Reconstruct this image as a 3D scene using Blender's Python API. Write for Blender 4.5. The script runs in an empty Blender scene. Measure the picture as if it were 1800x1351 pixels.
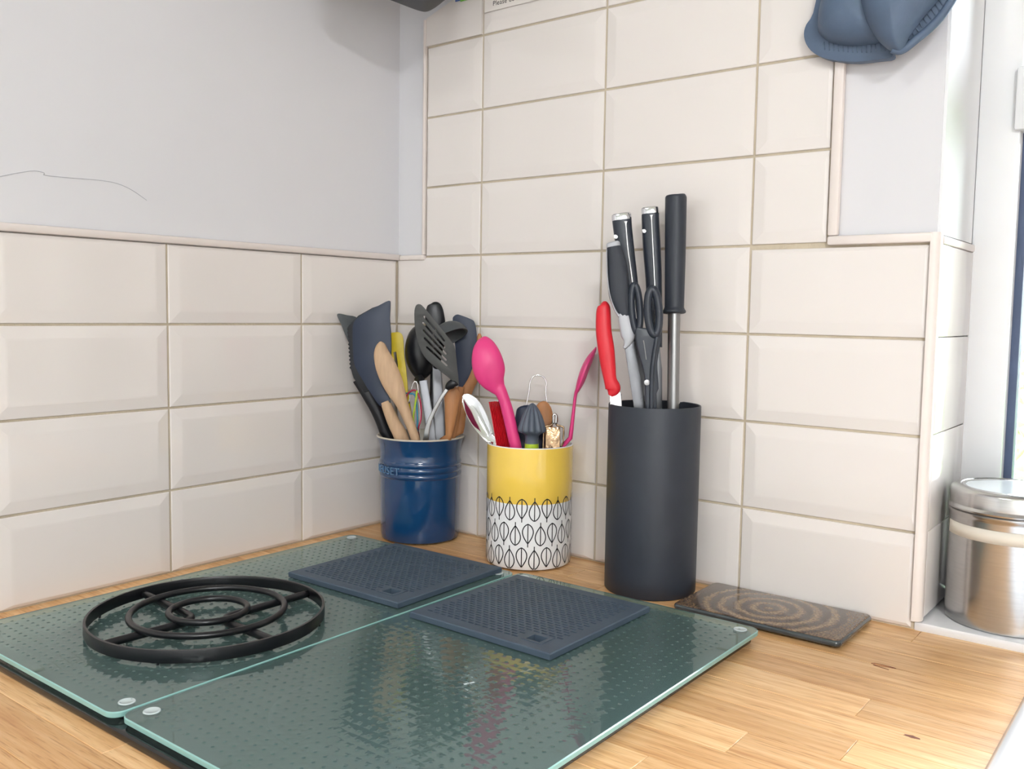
import bpy, bmesh, math, random
from mathutils import Vector, Matrix
random.seed(7)
SC = bpy.context.scene
COL = SC.collection

# ------------------------------------------------------------------ camera
FPX = 1604.59
EYE = Vector((1.0104, -1.008, .3279))
def basis(yaw, pitch, roll):
    cy, sy, cp, sp = math.cos(yaw), math.sin(yaw), math.cos(pitch), math.sin(pitch)
    fw = Vector((sy*cp, cy*cp, sp)); ri = Vector((cy, -sy, 0)); up = ri.cross(fw)
    c, s = math.cos(roll), math.sin(roll)
    return ri*c+up*s, up*c-ri*s, fw
RI, UP, FW = basis(-.6618, -.0797, .0155)
cam = bpy.data.cameras.new('camera'); cam.sensor_fit = 'HORIZONTAL'; cam.sensor_width = 36
cam.lens = FPX/1800*36; cam.clip_start = .02; cam.clip_end = 60
camo = bpy.data.objects.new('camera', cam); COL.objects.link(camo)
m = Matrix((RI, UP, -FW)).transposed().to_4x4(); m.translation = EYE
camo.matrix_world = m
SC.camera = camo

# ------------------------------------------------------------------ light
SC.view_settings.view_transform = 'Standard'; SC.view_settings.look = 'None'
SC.view_settings.gamma = 1.0; SC.view_settings.use_curve_mapping = False
SC.view_settings.exposure = 0.07
try:
    SC.cycles.use_denoising = True
    SC.cycles.max_bounces = 6; SC.cycles.transmission_bounces = 5; SC.cycles.glossy_bounces = 3; SC.cycles.diffuse_bounces = 3
    SC.cycles.use_adaptive_sampling = True; SC.cycles.adaptive_threshold = .06
    SC.cycles.sample_clamp_indirect = 4.0
    SC.cycles.caustics_reflective = False; SC.cycles.caustics_refractive = False
except Exception: pass
w = bpy.data.worlds.new('world'); SC.world = w; w.use_nodes = True
bg = w.node_tree.nodes['Background']; bg.inputs[0].default_value = (.86, .93, 1, 1); bg.inputs[1].default_value = 23.0
def area(name, loc, target, sx, sy, power, col=(1,1,1), portal=False):
    l = bpy.data.lights.new(name, 'AREA'); l.shape = 'RECTANGLE'; l.size = sx; l.size_y = sy; l.energy = power; l.color = col
    o = bpy.data.objects.new(name, l); COL.objects.link(o); o.location = loc
    o.rotation_euler = (Vector(target)-Vector(loc)).to_track_quat('-Z', 'Y').to_euler()
    if portal: l.cycles.is_portal = True
    return o
WX0, WX1, WZ1 = .776, 2.05, 1.12           # window opening
area('window_portal', ((WX0+WX1)/2, .20, WZ1/2), ((WX0+WX1)/2, -1, WZ1/2), WX1-WX0, WZ1, 1, portal=True)
LAMP, FILL_LAMP = (.62, -1.75, 1.43), (2.3, -2.35, 1.43)
area('lamp_and_fill_light', LAMP, (LAMP[0], LAMP[1], -1), .5, .5, 7.5, (.97, .985, 1))
area('lamp_and_fill_light', FILL_LAMP, (FILL_LAMP[0], FILL_LAMP[1], -1), .5, .5, 77, (.97, .985, 1))  # invented second lamp, added as fill to brighten the left wall

# ------------------------------------------------------------------ helpers
def P(u, v, d): return EYE + (FW + RI*((u-900)/FPX) - UP*((v-675.5)/FPX))*d
def on(u, v, ax, val):
    r = P(u, v, 1)-EYE; return EYE + r*((val-EYE[ax])/r[ax])

def tag(o, label=None, cat=None, group=None, kind=None):
    if label: o['label'] = label
    if cat: o['category'] = cat
    if group: o['group'] = group
    if kind: o['kind'] = kind
    return o
def empty(name, loc=(0,0,0), **k):
    o = bpy.data.objects.new(name, None); COL.objects.link(o); o.location = loc; o.empty_display_size = .02
    return tag(o, **k)
def link(name, me, mt, parent=None, smooth=True, **k):
    o = bpy.data.objects.new(name, me); COL.objects.link(o)
    if mt and not me.materials: me.materials.append(mt)
    if parent is not None:
        o.parent = parent; o.matrix_parent_inverse = Matrix.Translation(-Vector(parent.location))
    if smooth:
        me.polygons.foreach_set('use_smooth', [True]*len(me.polygons))
    return tag(o, **k)
def mesh(name, vs, fs, fix=True):
    me = bpy.data.meshes.new(name); me.from_pydata([tuple(v) for v in vs], [], fs)
    if fix:
        bm = bmesh.new(); bm.from_mesh(me); bmesh.ops.recalc_face_normals(bm, faces=bm.faces); bm.to_mesh(me); bm.free()
    me.update(); return me
def sharp(me, ang=35):
    try: me.set_sharp_from_angle(angle=math.radians(ang))
    except Exception: pass
    return me
def crs(pts, n, closed=False):
    """Catmull-Rom through tuples of any length"""
    out = []; N = len(pts)
    rng = range(N) if closed else range(N-1)
    for i in rng:
        g = (lambda k: pts[k % N]) if closed else (lambda k: pts[max(0, min(N-1, k))])
        a, b, c, d = g(i-1), g(i), g(i+1), g(i+2)
        for s in range(n):
            t = s/n
            out.append(tuple(.5*((2*q)+(r-p)*t+(2*p-5*q+4*r-e)*t*t+(3*q-p-3*r+e)*t**3) for p, q, r, e in zip(a, b, c, d)))
    if not closed: out.append(tuple(pts[-1]))
    return out
JAR = None
def clamp(p, hw):
    # whatever is below the rim of the current pot stays inside its wall
    if JAR is None or p.z > JAR[3]: return p
    rin = JAR[2] if p.z < JAR[3]-.02 else JAR[4]
    d = Vector((p.x-JAR[0], p.y-JAR[1])); lim = max(.012, rin-hw)
    if d.length > lim: d = d*(lim/d.length)
    return Vector((JAR[0]+d.x, JAR[1]+d.y, max(p.z, .0135)))
def loft(name, pts, mt, parent, ns=14, sub=4, expo=1.0, cup=0, smooth=True, ret=False, **k):
    """pts: (u, v, depth, half width px, half thickness m): a solid swept along a line, oval to boxy sections"""
    q = crs(pts, sub) if sub > 1 else [tuple(p) for p in pts]
    C = [clamp(P(p[0], p[1], p[2]), max(p[3]*p[2]/FPX, p[4])) for p in q]; vs = []; fs = []
    for i, p in enumerate(q):
        t = (C[min(i+1, len(C)-1)]-C[max(i-1, 0)]).normalized()
        view = (C[i]-EYE).normalized()
        side = t.cross(view).normalized(); nr = side.cross(t).normalized()
        if nr.dot(view) > 0: nr = -nr
        hw = max(p[3], .05)*p[2]/FPX; th = max(p[4], .0001)
        for j in range(ns):
            a = 2*math.pi*j/ns; ca, sa = math.cos(a), math.sin(a)
            x = math.copysign(abs(ca)**expo, ca); y = math.copysign(abs(sa)**expo, sa)
            vs.append(C[i]+side*(hw*x)+nr*(th*y - cup*(hw*FPX/p[2]/20.)*(1-x*x)))
    for i in range(len(q)-1):
        for j in range(ns):
            a, b = i*ns+j, i*ns+(j+1) % ns
            fs.append((a, b, b+ns, a+ns))
    fs.append(tuple(range(ns))); fs.append(tuple(range((len(q)-1)*ns, len(q)*ns)))
    me = sharp(mesh(name, vs, fs), 50)
    if ret: return me
    return link(name, me, mt, parent, smooth, **k)
def flat(name, loops, mt, parent, d=None, plane=None, th=.002, bev=.0006, dgrad=(0,0), smoothn=4, away=False, **k):
    """outline(s) in px -> plate of real thickness standing at depth d (or on a wall-parallel plane); further loops are holes"""
    cu = bpy.data.curves.new(name, 'CURVE'); cu.dimensions = '2D'; cu.fill_mode = 'BOTH'
    uc = sum(p[0] for p in loops[0])/len(loops[0]); vc = sum(p[1] for p in loops[0])/len(loops[0])
    for i, lp in enumerate(loops):
        q = crs(lp, smoothn, True) if (smoothn > 1 and i == 0) else lp
        s = cu.splines.new('POLY'); s.points.add(len(q)-1); s.use_cyclic_u = True
        for a, p in zip(s.points, q): a.co = (p[0]-uc, -(p[1]-vc), 0, 1)
    cu.extrude = 1.0
    o = bpy.data.objects.new('tmp', cu); COL.objects.link(o)
    bpy.context.view_layer.update()
    me = bpy.data.meshes.new_from_object(o.evaluated_get(bpy.context.evaluated_depsgraph_get()))
    bpy.data.objects.remove(o); bpy.data.curves.remove(cu)
    for v in me.vertices:
        u, vv, s = v.co.x+uc, vc-v.co.y, v.co.z
        if plane:
            q = on(u, vv, plane[0], plane[1]); nrm = Vector((0,0,0)); nrm[plane[0]] = -1 if plane[0] == 1 else 1
        else:
            q = P(u, vv, d+dgrad[0]*(u-uc)+dgrad[1]*(vv-vc)); nrm = -FW
        v.co = q + nrm*(th*(s+1)/2 - (0 if not away else th))
    bm = bmesh.new(); bm.from_mesh(me); bmesh.ops.remove_doubles(bm, verts=bm.verts, dist=1e-6)
    bmesh.ops.recalc_face_normals(bm, faces=bm.faces)
    if bev:
        es = [e for e in bm.edges if len(e.link_faces) == 2 and e.calc_face_angle(0) > .9 and abs((e.verts[0].co-e.verts[1].co).normalized().dot(FW if not plane else Vector((0,1,0)))) < .9]
        try: bmesh.ops.bevel(bm, geom=es, offset=bev, segments=2, affect='EDGES', profile=.5, clamp_overlap=True)
        except Exception: pass
    bm.to_mesh(me); bm.free(); me.materials.clear(); sharp(me, 40)
    return link(name, me, mt, parent, True, **k)
def dome(name, outline, mt, parent, base, bulge, plane=None, th=.003, rings=8, power=.5, drift=(0, 0), **k):
    """outline in px -> thin curved shell bulging towards the room by `bulge`"""
    q = crs(outline, 4, True); n = len(q)
    uc = sum(p[0] for p in q)/n+drift[0]; vc = sum(p[1] for p in q)/n+drift[1]
    vs = []; fs = []
    for side in (0, 1):
        for r in range(rings):
            s = 1-r/rings
            h = bulge*(max(0, 1-s*s))**power
            for p in q:
                u, v = uc+(p[0]-uc)*s, vc+(p[1]-vc)*s
                if plane:
                    b = on(u, v, plane[0], plane[1]); nr = Vector((0,0,0)); nr[plane[0]] = -1 if plane[0] == 1 else 1
                else: b = P(u, v, base); nr = -FW
                vs.append(b+nr*(h-(th if side else 0)))
        b = (on(uc, vc, *plane) if plane else P(uc, vc, base))
        nr = Vector((0,-1,0)) if plane and plane[0] == 1 else (-FW if not plane else Vector((1,0,0)))
        vs.append(b+nr*(bulge-(th if side else 0)))
    st = rings*n+1
    for side in (0, 1):
        o = side*st
        for r in range(rings-1):
            for j in range(n):
                fs.append((o+r*n+j, o+r*n+(j+1) % n, o+(r+1)*n+(j+1) % n, o+(r+1)*n+j))
        for j in range(n): fs.append((o+(rings-1)*n+j, o+(rings-1)*n+(j+1) % n, o+rings*n))
    for j in range(n): fs.append((j, (j+1) % n, st+(j+1) % n, st+j))
    return link(name, sharp(mesh(name, vs, fs), 60), mt, parent, True, **k)
def lathe(name, prof, mt, parent, c=(0,0,0), n=72, axis=None, closed=False, ret=False, **k):
    vs = []; fs = []
    M = Matrix.Identity(3) if axis is None else Vector((0,0,1)).rotation_difference(Vector(axis)).to_matrix()
    for r, zz in prof:
        for j in range(n):
            a = 2*math.pi*j/n; vs.append(Vector(c)+M @ Vector((r*math.cos(a), r*math.sin(a), zz)))
    for i in range(len(prof)-1):
        for j in range(n): fs.append((i*n+j, i*n+(j+1) % n, (i+1)*n+(j+1) % n, (i+1)*n+j))
    if closed:
        i = len(prof)-1
        for j in range(n): fs.append((i*n+j, i*n+(j+1) % n, (j+1) % n, j))
    else:
        if prof[0][0] > 1e-5: fs.append(tuple(range(n)))
        if prof[-1][0] > 1e-5: fs.append(tuple(range((len(prof)-1)*n, len(prof)*n)))
    me = mesh(name, vs, fs); bm = bmesh.new(); bm.from_mesh(me); bmesh.ops.remove_doubles(bm, verts=bm.verts, dist=1e-6)
    bmesh.ops.recalc_face_normals(bm, faces=bm.faces); bm.to_mesh(me); bm.free()
    sharp(me, 40)
    if ret: return me
    return link(name, me, mt, parent, True, **k)
def tube(name, pts, r, mt, parent, ns=10, closed=False, sub=4, flatz=1.0, ret=False, **k):
    q = [clamp(Vector(p), r) for p in crs([tuple(p) for p in pts], sub, closed)]; n = len(q); vs = []; fs = []
    up = Vector((0,0,1))
    for i, p in enumerate(q):
        a = q[(i+1) % n] if closed else q[min(i+1, n-1)]; b = q[(i-1) % n] if closed else q[max(i-1, 0)]
        t = (a-b).normalized(); s = t.cross(up)
        if s.length < .05: s = t.cross(Vector((0,1,0)))
        s.normalize(); w_ = s.cross(t).normalized()
        for j in range(ns):
            an = 2*math.pi*j/ns; vs.append(p+s*(r*math.cos(an))+w_*(r*flatz*math.sin(an)))
    for i in range(n if closed else n-1):
        for j in range(ns):
            a, b = i*ns+j, i*ns+(j+1) % ns; c, d = ((i+1) % n)*ns+(j+1) % ns, ((i+1) % n)*ns+j
            fs.append((a, b, c, d))
    if not closed: fs.append(tuple(range(ns))); fs.append(tuple(range((n-1)*ns, n*ns)))
    me = mesh(name, vs, fs)
    if ret: return me
    return link(name, me, mt, parent, True, **k)
def boxmesh(name, lo, hi, bev=0, seg=2):
    bm = bmesh.new(); bmesh.ops.create_cube(bm, size=1)
    for v in bm.verts:
        v.co = Vector(((lo[0]+hi[0])/2+v.co.x*(hi[0]-lo[0]), (lo[1]+hi[1])/2+v.co.y*(hi[1]-lo[1]), (lo[2]+hi[2])/2+v.co.z*(hi[2]-lo[2])))
    if bev: bmesh.ops.bevel(bm, geom=list(bm.edges), offset=bev, segments=seg, affect='EDGES', profile=.5)
    me = bpy.data.meshes.new(name); bm.to_mesh(me); bm.free(); return me
def box(name, lo, hi, mt, parent=None, bev=0, seg=2, **k):
    return link(name, sharp(boxmesh(name, lo, hi, bev, seg), 40), mt, parent, bool(bev), **k)
def rrect(x0, x1, y0, y1, r, n=6):
    out = []
    for cx, cy, a0 in ((x1-r, y1-r, 0), (x0+r, y1-r, 90), (x0+r, y0+r, 180), (x1-r, y0+r, 270)):
        for i in range(n+1):
            a = math.radians(a0+90*i/n); out.append((cx+r*math.cos(a), cy+r*math.sin(a)))
    return out
def prism(name, loop, z0, z1, mt, parent, bev=0, seg=2, ret=False, **k):
    n = len(loop); vs = [(x, y, z0) for x, y in loop]+[(x, y, z1) for x, y in loop]
    fs = [tuple(range(n)), tuple(range(n, 2*n))]+[(i, (i+1) % n, n+(i+1) % n, n+i) for i in range(n)]
    me = mesh(name, vs, fs)
    if bev:
        bm = bmesh.new(); bm.from_mesh(me)
        es = [e for e in bm.edges if abs(e.verts[0].co.z-e.verts[1].co.z) < 1e-6]
        bmesh.ops.bevel(bm, geom=es, offset=bev, segments=seg, affect='EDGES', profile=.5); bm.to_mesh(me); bm.free()
    sharp(me, 40)
    if ret: return me
    return link(name, me, mt, parent, True, **k)

# ------------------------------------------------------------------ materials
def s2l(c):
    return tuple((x/12.92 if x <= .04045 else ((x+.055)/1.055)**2.4) for x in c)
def rgb(r, g, b): return s2l((r/255, g/255, b/255))
def pm(name, col, rough=.5, metal=0, var=.06, scale=25, bump=0, bscale=60, coat=0, spec=.5, stretch=None, trans=0, ior=1.45, **kw):
    mt = bpy.data.materials.new(name); mt.use_nodes = True; nt = mt.node_tree; b = nt.nodes['Principled BSDF']
    tc = nt.nodes.new('ShaderNodeTexCoord'); mp = nt.nodes.new('ShaderNodeMapping'); nt.links.new(tc.outputs['Object'], mp.inputs[0])
    if stretch: mp.inputs['Scale'].default_value = stretch
    no = nt.nodes.new('ShaderNodeTexNoise'); no.inputs['Scale'].default_value = scale; no.inputs['Detail'].default_value = 4
    nt.links.new(mp.outputs[0], no.inputs['Vector'])
    rp = nt.nodes.new('ShaderNodeValToRGB')
    rp.color_ramp.elements[0].position = .3; rp.color_ramp.elements[1].position = .7
    rp.color_ramp.elements[0].color = (*[c*(1-var) for c in col], 1); rp.color_ramp.elements[1].color = (*[min(1, c*(1+var)) for c in col], 1)
    nt.links.new(no.outputs['Fac'], rp.inputs[0]); nt.links.new(rp.outputs[0], b.inputs['Base Color'])
    b.inputs['Roughness'].default_value = rough; b.inputs['Metallic'].default_value = metal
    b.inputs['Specular IOR Level'].default_value = spec; b.inputs['Coat Weight'].default_value = coat; b.inputs['Coat Roughness'].default_value = .06
    b.inputs['Transmission Weight'].default_value = trans; b.inputs['IOR'].default_value = ior
    if bump:
        n2 = nt.nodes.new('ShaderNodeTexNoise'); n2.inputs['Scale'].default_value = bscale; nt.links.new(mp.outputs[0], n2.inputs['Vector'])
        bp = nt.nodes.new('ShaderNodeBump'); bp.inputs['Strength'].default_value = bump; bp.inputs['Distance'].default_value = .002
        nt.links.new(n2.outputs['Fac'], bp.inputs['Height']); nt.links.new(bp.outputs[0], b.inputs['Normal'])
    return mt
M = {}
M['tile'] = pm('tile_glaze', rgb(236,229,224), .10, var=.012, scale=6, bump=.05, bscale=16, coat=.3)
M['grout'] = pm('grout', rgb(199,186,164), .9, var=.14, scale=18, bump=.4, bscale=300)
M['paint'] = pm('wall_paint', rgb(224,223,226), .42, var=.012, scale=5, bump=.10, bscale=30)
M['white_paint'] = pm('white_paint', rgb(240,241,243), .75, var=.01, scale=5, bump=.08, bscale=30)
M['trim'] = pm('tile_trim', rgb(236,226,220), .3, var=.01)
M['upvc'] = pm('white_plastic', rgb(240,241,243), .25, var=.008)
M['gasket'] = pm('gasket_rubber', rgb(78,90,116), .6, var=.1)
M['ceramic'] = pm('white_ceramic', rgb(238,238,240), .12, var=.01, coat=.4)
M['room'] = pm('room_paint', rgb(232,231,230), .8, var=.02, scale=3)
M['floor'] = pm('floor_lino', rgb(170,164,156), .5, var=.1, scale=8)
M['cab'] = pm('cabinet_white', rgb(228,226,220), .4, var=.01)
M['hob'] = pm('black_glass', (.008,.009,.010), .04, var=.02)
M['silicone'] = pm('grey_blue_silicone', rgb(70,84,98), .55, var=.06, scale=60, bump=.06, bscale=700)
M['mitt'] = pm('blue_silicone', rgb(88,105,128), .5, var=.06, scale=40, bump=.08, bscale=500)
M['iron'] = pm('black_iron', (.006,.0065,.008), .30, var=.12, scale=40)
M['block'] = pm('block_soft_black', rgb(42,47,56), .48, var=.06, scale=40, bump=.05, bscale=900)
M['blackin'] = pm('black_insert', (.01,.01,.012), .8, var=.2, scale=400)
M['navyglaze'] = pm('blue_glaze', rgb(18,60,102), .10, var=.07, scale=9, coat=.6)
M['jarlip'] = pm('stoneware_lip', rgb(205,196,180), .35, var=.05)
M['navysil'] = pm('navy_silicone', rgb(24,37,60), .45, var=.06)
M['blacknylon'] = pm('black_nylon', rgb(17,19,24), .35, var=.08)
M['greynylon'] = pm('grey_nylon', rgb(76,77,76), .5, var=.05)
M['darkgrey'] = pm('dark_grey_nylon', rgb(70,74,76), .5, var=.05)
M['palewood'] = pm('pale_beech', rgb(194,162,130), .6, var=.14, scale=30, stretch=(4,4,.6), bump=.15, bscale=120)
M['brownwood'] = pm('brown_wood', rgb(176,122,78), .55, var=.16, scale=30, stretch=(4,4,.6), bump=.15, bscale=120)
M['yellowpl'] = pm('yellow_plastic', rgb(232,205,48), .4, var=.07, scale=50)
M['steel'] = pm('brushed_steel', rgb(196,194,192), .24, metal=1, var=.05, scale=40, stretch=(1,1,14))
M['barsteel'] = pm('satin_steel_bar', rgb(112,113,116), .42, metal=1, var=.08, scale=50)
M['chrome'] = pm('polished_steel', rgb(220,220,222), .08, metal=1, var=.02)
M['dullsteel'] = pm('worn_steel', rgb(150,150,150), .38, metal=1, var=.18, scale=60, stretch=(1,1,.15))
M['copper'] = pm('tarnished_metal', rgb(150,125,98), .25, metal=1, var=.3, scale=90, bump=.5, bscale=160)
M['pink'] = pm('pink_silicone', rgb(222,62,128), .42, var=.04)
M['red'] = pm('red_plastic', rgb(214,34,48), .4, var=.05)
M['lime'] = pm('lime_plastic', rgb(178,205,52), .4, var=.04)
M['teal'] = pm('teal_wire', rgb(40,140,170), .4, var=.04)
M['crimson'] = pm('crimson_wire', rgb(170,30,70), .4, var=.04)
M['reamer'] = pm('grey_reamer', rgb(80,88,100), .42, var=.04)
M['knifegrip'] = pm('knife_grip', rgb(40,46,56), .38, var=.08, scale=80)
M['rubbergrip'] = pm('rubber_grip', rgb(46,50,58), .6, var=.06, scale=70)
M['lightgrey'] = pm('light_grey_plastic', rgb(188,190,196), .4, var=.04)
M['yellowgl'] = pm('yellow_glaze', rgb(252,212,92), .12, var=.015, coat=.5)
M['whitegl'] = pm('white_glaze', rgb(248,248,248), .12, var=.01, coat=.5)
M['ink'] = pm('black_print', rgb(28,28,32), .3, var=.05)
M['card'] = pm('notice_card', rgb(232,225,219), .3, var=.01)
M['paper'] = pm('paper', rgb(226,218,204), .7, var=.03)
M['letter'] = pm('raised_letter_glaze', rgb(84,122,156), .25, var=.04)
M['green'] = pm('green_print', rgb(120,190,80), .5, var=.1)
M['blue'] = pm('blue_print', rgb(96,118,178), .5, var=.1)
M['rubberfoot'] = pm('clear_rubber', rgb(196,208,208), .2, var=.03)
M['leaf'] = pm('garden_leaf', rgb(176,208,140), .6, var=.25, scale=6)
M['lawn'] = pm('garden_grass', rgb(120,160,80), .9, var=.25, scale=10)
M['fog'] = pm('frosted_lens', rgb(240,236,228), .4)
def glass(name, col, rough):
    mt = bpy.data.materials.new(name); mt.use_nodes = True; b = mt.node_tree.nodes['Principled BSDF']
    b.inputs['Base Color'].default_value = (*col, 1); b.inputs['Transmission Weight'].default_value = 1
    b.inputs['Roughness'].default_value = rough; b.inputs['IOR'].default_value = 1.5
    return mt
M['boardglass'] = glass('green_tinted_glass', (.40, .66, .62), .03); M['boardglass'].node_tree.nodes['Principled BSDF'].inputs['Transmission Weight'].default_value = .82
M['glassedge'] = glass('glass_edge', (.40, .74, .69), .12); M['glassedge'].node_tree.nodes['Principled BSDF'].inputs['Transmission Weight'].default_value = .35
M['pane'] = glass('window_glass', (1, 1, 1), 0)
# let daylight pass the thin window pane without caustics
nt = M['pane'].node_tree; b = nt.nodes['Principled BSDF']; out = nt.nodes['Material Output']
tr = nt.nodes.new('ShaderNodeBsdfTransparent'); gl = nt.nodes.new('ShaderNodeBsdfGlossy'); gl.inputs['Roughness'].default_value = .02
fr = nt.nodes.new('ShaderNodeFresnel'); fr.inputs[0].default_value = 1.45; mx = nt.nodes.new('ShaderNodeMixShader')
nt.links.new(fr.outputs[0], mx.inputs[0]); nt.links.new(tr.outputs[0], mx.inputs[1]); nt.links.new(gl.outputs[0], mx.inputs[2]); nt.links.new(mx.outputs[0], out.inputs[0])

def oak():
    mt = bpy.data.materials.new('oiled_oak'); mt.use_nodes = True; nt = mt.node_tree; b = nt.nodes['Principled BSDF']
    tc = nt.nodes.new('ShaderNodeTexCoord'); oi = nt.nodes.new('ShaderNodeObjectInfo')
    ad = nt.nodes.new('ShaderNodeVectorMath'); ad.operation = 'ADD'
    sc = nt.nodes.new('ShaderNodeVectorMath'); sc.operation = 'SCALE'; sc.inputs[0].default_value = (7, 13, 5); nt.links.new(oi.outputs['Random'], sc.inputs['Scale'])
    nt.links.new(tc.outputs['Object'], ad.inputs[0]); nt.links.new(sc.outputs[0], ad.inputs[1])
    mp = nt.nodes.new('ShaderNodeMapping'); mp.inputs['Scale'].default_value = (1.2, 22, 22); nt.links.new(ad.outputs[0], mp.inputs[0])
    n1 = nt.nodes.new('ShaderNodeTexNoise'); n1.inputs['Scale'].default_value = 6; n1.inputs['Detail'].default_value = 8; n1.inputs['Roughness'].default_value = .65
    nt.links.new(mp.outputs[0], n1.inputs['Vector'])
    rp = nt.nodes.new('ShaderNodeValToRGB'); e = rp.color_ramp.elements
    e[0].position = .25; e[0].color = (*rgb(200,145,92), 1); e[1].position = .72; e[1].color = (*rgb(245,212,166), 1)
    mid = e.new(.5); mid.color = (*rgb(230,187,134), 1)
    nt.links.new(n1.outputs['Fac'], rp.inputs[0])
    # pores: fine dark streaks
    mp2 = nt.nodes.new('ShaderNodeMapping'); mp2.inputs['Scale'].default_value = (14, 260, 260); nt.links.new(ad.outputs[0], mp2.inputs[0])
    n2 = nt.nodes.new('ShaderNodeTexNoise'); n2.inputs['Scale'].default_value = 2.5; n2.inputs['Detail'].default_value = 2; nt.links.new(mp2.outputs[0], n2.inputs['Vector'])
    r2 = nt.nodes.new('ShaderNodeValToRGB'); r2.color_ramp.elements[0].position = .30; r2.color_ramp.elements[0].color = (.62, .5, .4, 1)
    r2.color_ramp.elements[1].position = .44; r2.color_ramp.elements[1].color = (1, 1, 1, 1); nt.links.new(n2.outputs['Fac'], r2.inputs[0])
    mul = nt.nodes.new('ShaderNodeMixRGB'); mul.blend_type = 'MULTIPLY'; mul.inputs[0].default_value = .7
    nt.links.new(rp.outputs[0], mul.inputs[1]); nt.links.new(r2.outputs[0], mul.inputs[2])
    # each stave its own tone
    r3 = nt.nodes.new('ShaderNodeValToRGB'); r3.color_ramp.elements[0].color = (.82, .73, .64, 1); r3.color_ramp.elements[1].color = (1.10, 1.07, 1.05, 1)
    nt.links.new(oi.outputs['Random'], r3.inputs[0])
    mu2 = nt.nodes.new('ShaderNodeMixRGB'); mu2.blend_type = 'MULTIPLY'; mu2.inputs[0].default_value = 1
    nt.links.new(mul.outputs[0], mu2.inputs[1]); nt.links.new(r3.outputs[0], mu2.inputs[2])
    nt.links.new(mu2.outputs[0], b.inputs['Base Color']); b.inputs['Roughness'].default_value = .38
    bp = nt.nodes.new('ShaderNodeBump'); bp.inputs['Strength'].default_value = .12; bp.inputs['Distance'].default_value = .001
    nt.links.new(n2.outputs['Fac'], bp.inputs['Height']); nt.links.new(bp.outputs[0], b.inputs['Normal'])
    return mt
M['oak'] = oak()
M['knot'] = pm('oak_knot', rgb(120,62,36), .5, var=.3, scale=300)
def coaster_mat(cx, cy):
    mt = bpy.data.materials.new('speckled_glaze_rings'); mt.use_nodes = True; nt = mt.node_tree; b = nt.nodes['Principled BSDF']
    tc = nt.nodes.new('ShaderNodeTexCoord'); sub = nt.nodes.new('ShaderNodeVectorMath'); sub.operation = 'SUBTRACT'; sub.inputs[1].default_value = (cx, cy, 0)
    nt.links.new(tc.outputs['Object'], sub.inputs[0])
    ns = nt.nodes.new('ShaderNodeTexNoise'); ns.inputs['Scale'].default_value = 60; ns.inputs['Detail'].default_value = 3; nt.links.new(tc.outputs['Object'], ns.inputs['Vector'])
    sp = nt.nodes.new('ShaderNodeSeparateXYZ'); nt.links.new(sub.outputs[0], sp.inputs[0])
    def mth(op, a, bb=None, v=None):
        n = nt.nodes.new('ShaderNodeMath'); n.operation = op; nt.links.new(a, n.inputs[0])
        if bb is not None: nt.links.new(bb, n.inputs[1])
        if v is not None: n.inputs[1].default_value = v
        return n.outputs[0]
    x2 = mth('MULTIPLY', sp.outputs[0], sp.outputs[0]); y2 = mth('MULTIPLY', sp.outputs[1], sp.outputs[1])
    r = mth('SQRT', mth('ADD', x2, y2)); rn = mth('ADD', r, mth('MULTIPLY', ns.outputs['Fac'], v=.010))
    s = mth('SINE', mth('MULTIPLY', rn, v=2*math.pi/.0172))
    fade = mth('LESS_THAN', r, v=.082); s = mth('MULTIPLY', s, fade)
    n2 = nt.nodes.new('ShaderNodeTexNoise'); n2.inputs['Scale'].default_value = 420; n2.inputs['Detail'].default_value = 2; nt.links.new(tc.outputs['Object'], n2.inputs['Vector'])
    tot = mth('ADD', mth('MULTIPLY', s, v=.15), mth('ADD', mth('MULTIPLY', n2.outputs['Fac'], v=.7), v=.15))
    rp = nt.nodes.new('ShaderNodeValToRGB'); e = rp.color_ramp.elements
    e[0].position = .3; e[0].color = (*rgb(62,50,44), 1); e[1].position = .72; e[1].color = (*rgb(158,132,100), 1); q = e.new(.5); q.color = (*rgb(104,84,68), 1)
    nt.links.new(tot, rp.inputs[0]); nt.links.new(rp.outputs[0], b.inputs['Base Color']); b.inputs['Roughness'].default_value = .18
    return mt

# ------------------------------------------------------------------ room shell
L3, Q, PT = .1029, .1015, .203
ROWS = [0.0005, L3, L3+Q, L3+2*Q, L3+3*Q, L3+4*Q, L3+5*Q, L3+6*Q, L3+7*Q, L3+8*Q]
CEIL, FLOORZ = 1.5, -.9
wallA = box('wall_left', (-.12, -3.2, FLOORZ), (0, .30, CEIL), M['paint'], kind='structure', label='pale grey painted wall over four rows of cream tiles')
def polywall():
    # back wall with the window opening
    vs, fs = [], []
    def q(x0, x1, z0, z1, y0=0, y1=.30):
        i = len(vs); vs.extend([(x, y, z_) for x in (x0, x1) for y in (y0, y1) for z_ in (z0, z1)])
        fs.extend([(i,i+1,i+3,i+2), (i+4,i+6,i+7,i+5), (i,i+4,i+5,i+1), (i+2,i+3,i+7,i+6), (i,i+2,i+6,i+4), (i+1,i+5,i+7,i+3)])
    q(0, WX0-.004, FLOORZ, CEIL); q(WX1, 3.2, FLOORZ, CEIL); q(WX0-.004, WX1, FLOORZ, -.002); q(WX0-.004, WX1, WZ1, CEIL)
    return mesh('wall_back', vs, fs)
wallB = link('wall_back', polywall(), M['paint'], None, False, kind='structure', label='tiled back wall with window recess')
box('floor', (-.12, -3.2, FLOORZ-.1), (3.2, .3, FLOORZ), M['floor'], kind='structure')
box('ceiling', (-.12, -3.2, CEIL), (3.2, .3, CEIL+.1), M['room'], kind='structure')
box('wall_front', (-.12, -3.32, FLOORZ), (3.2, -3.2, CEIL), M['room'], kind='structure')
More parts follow.
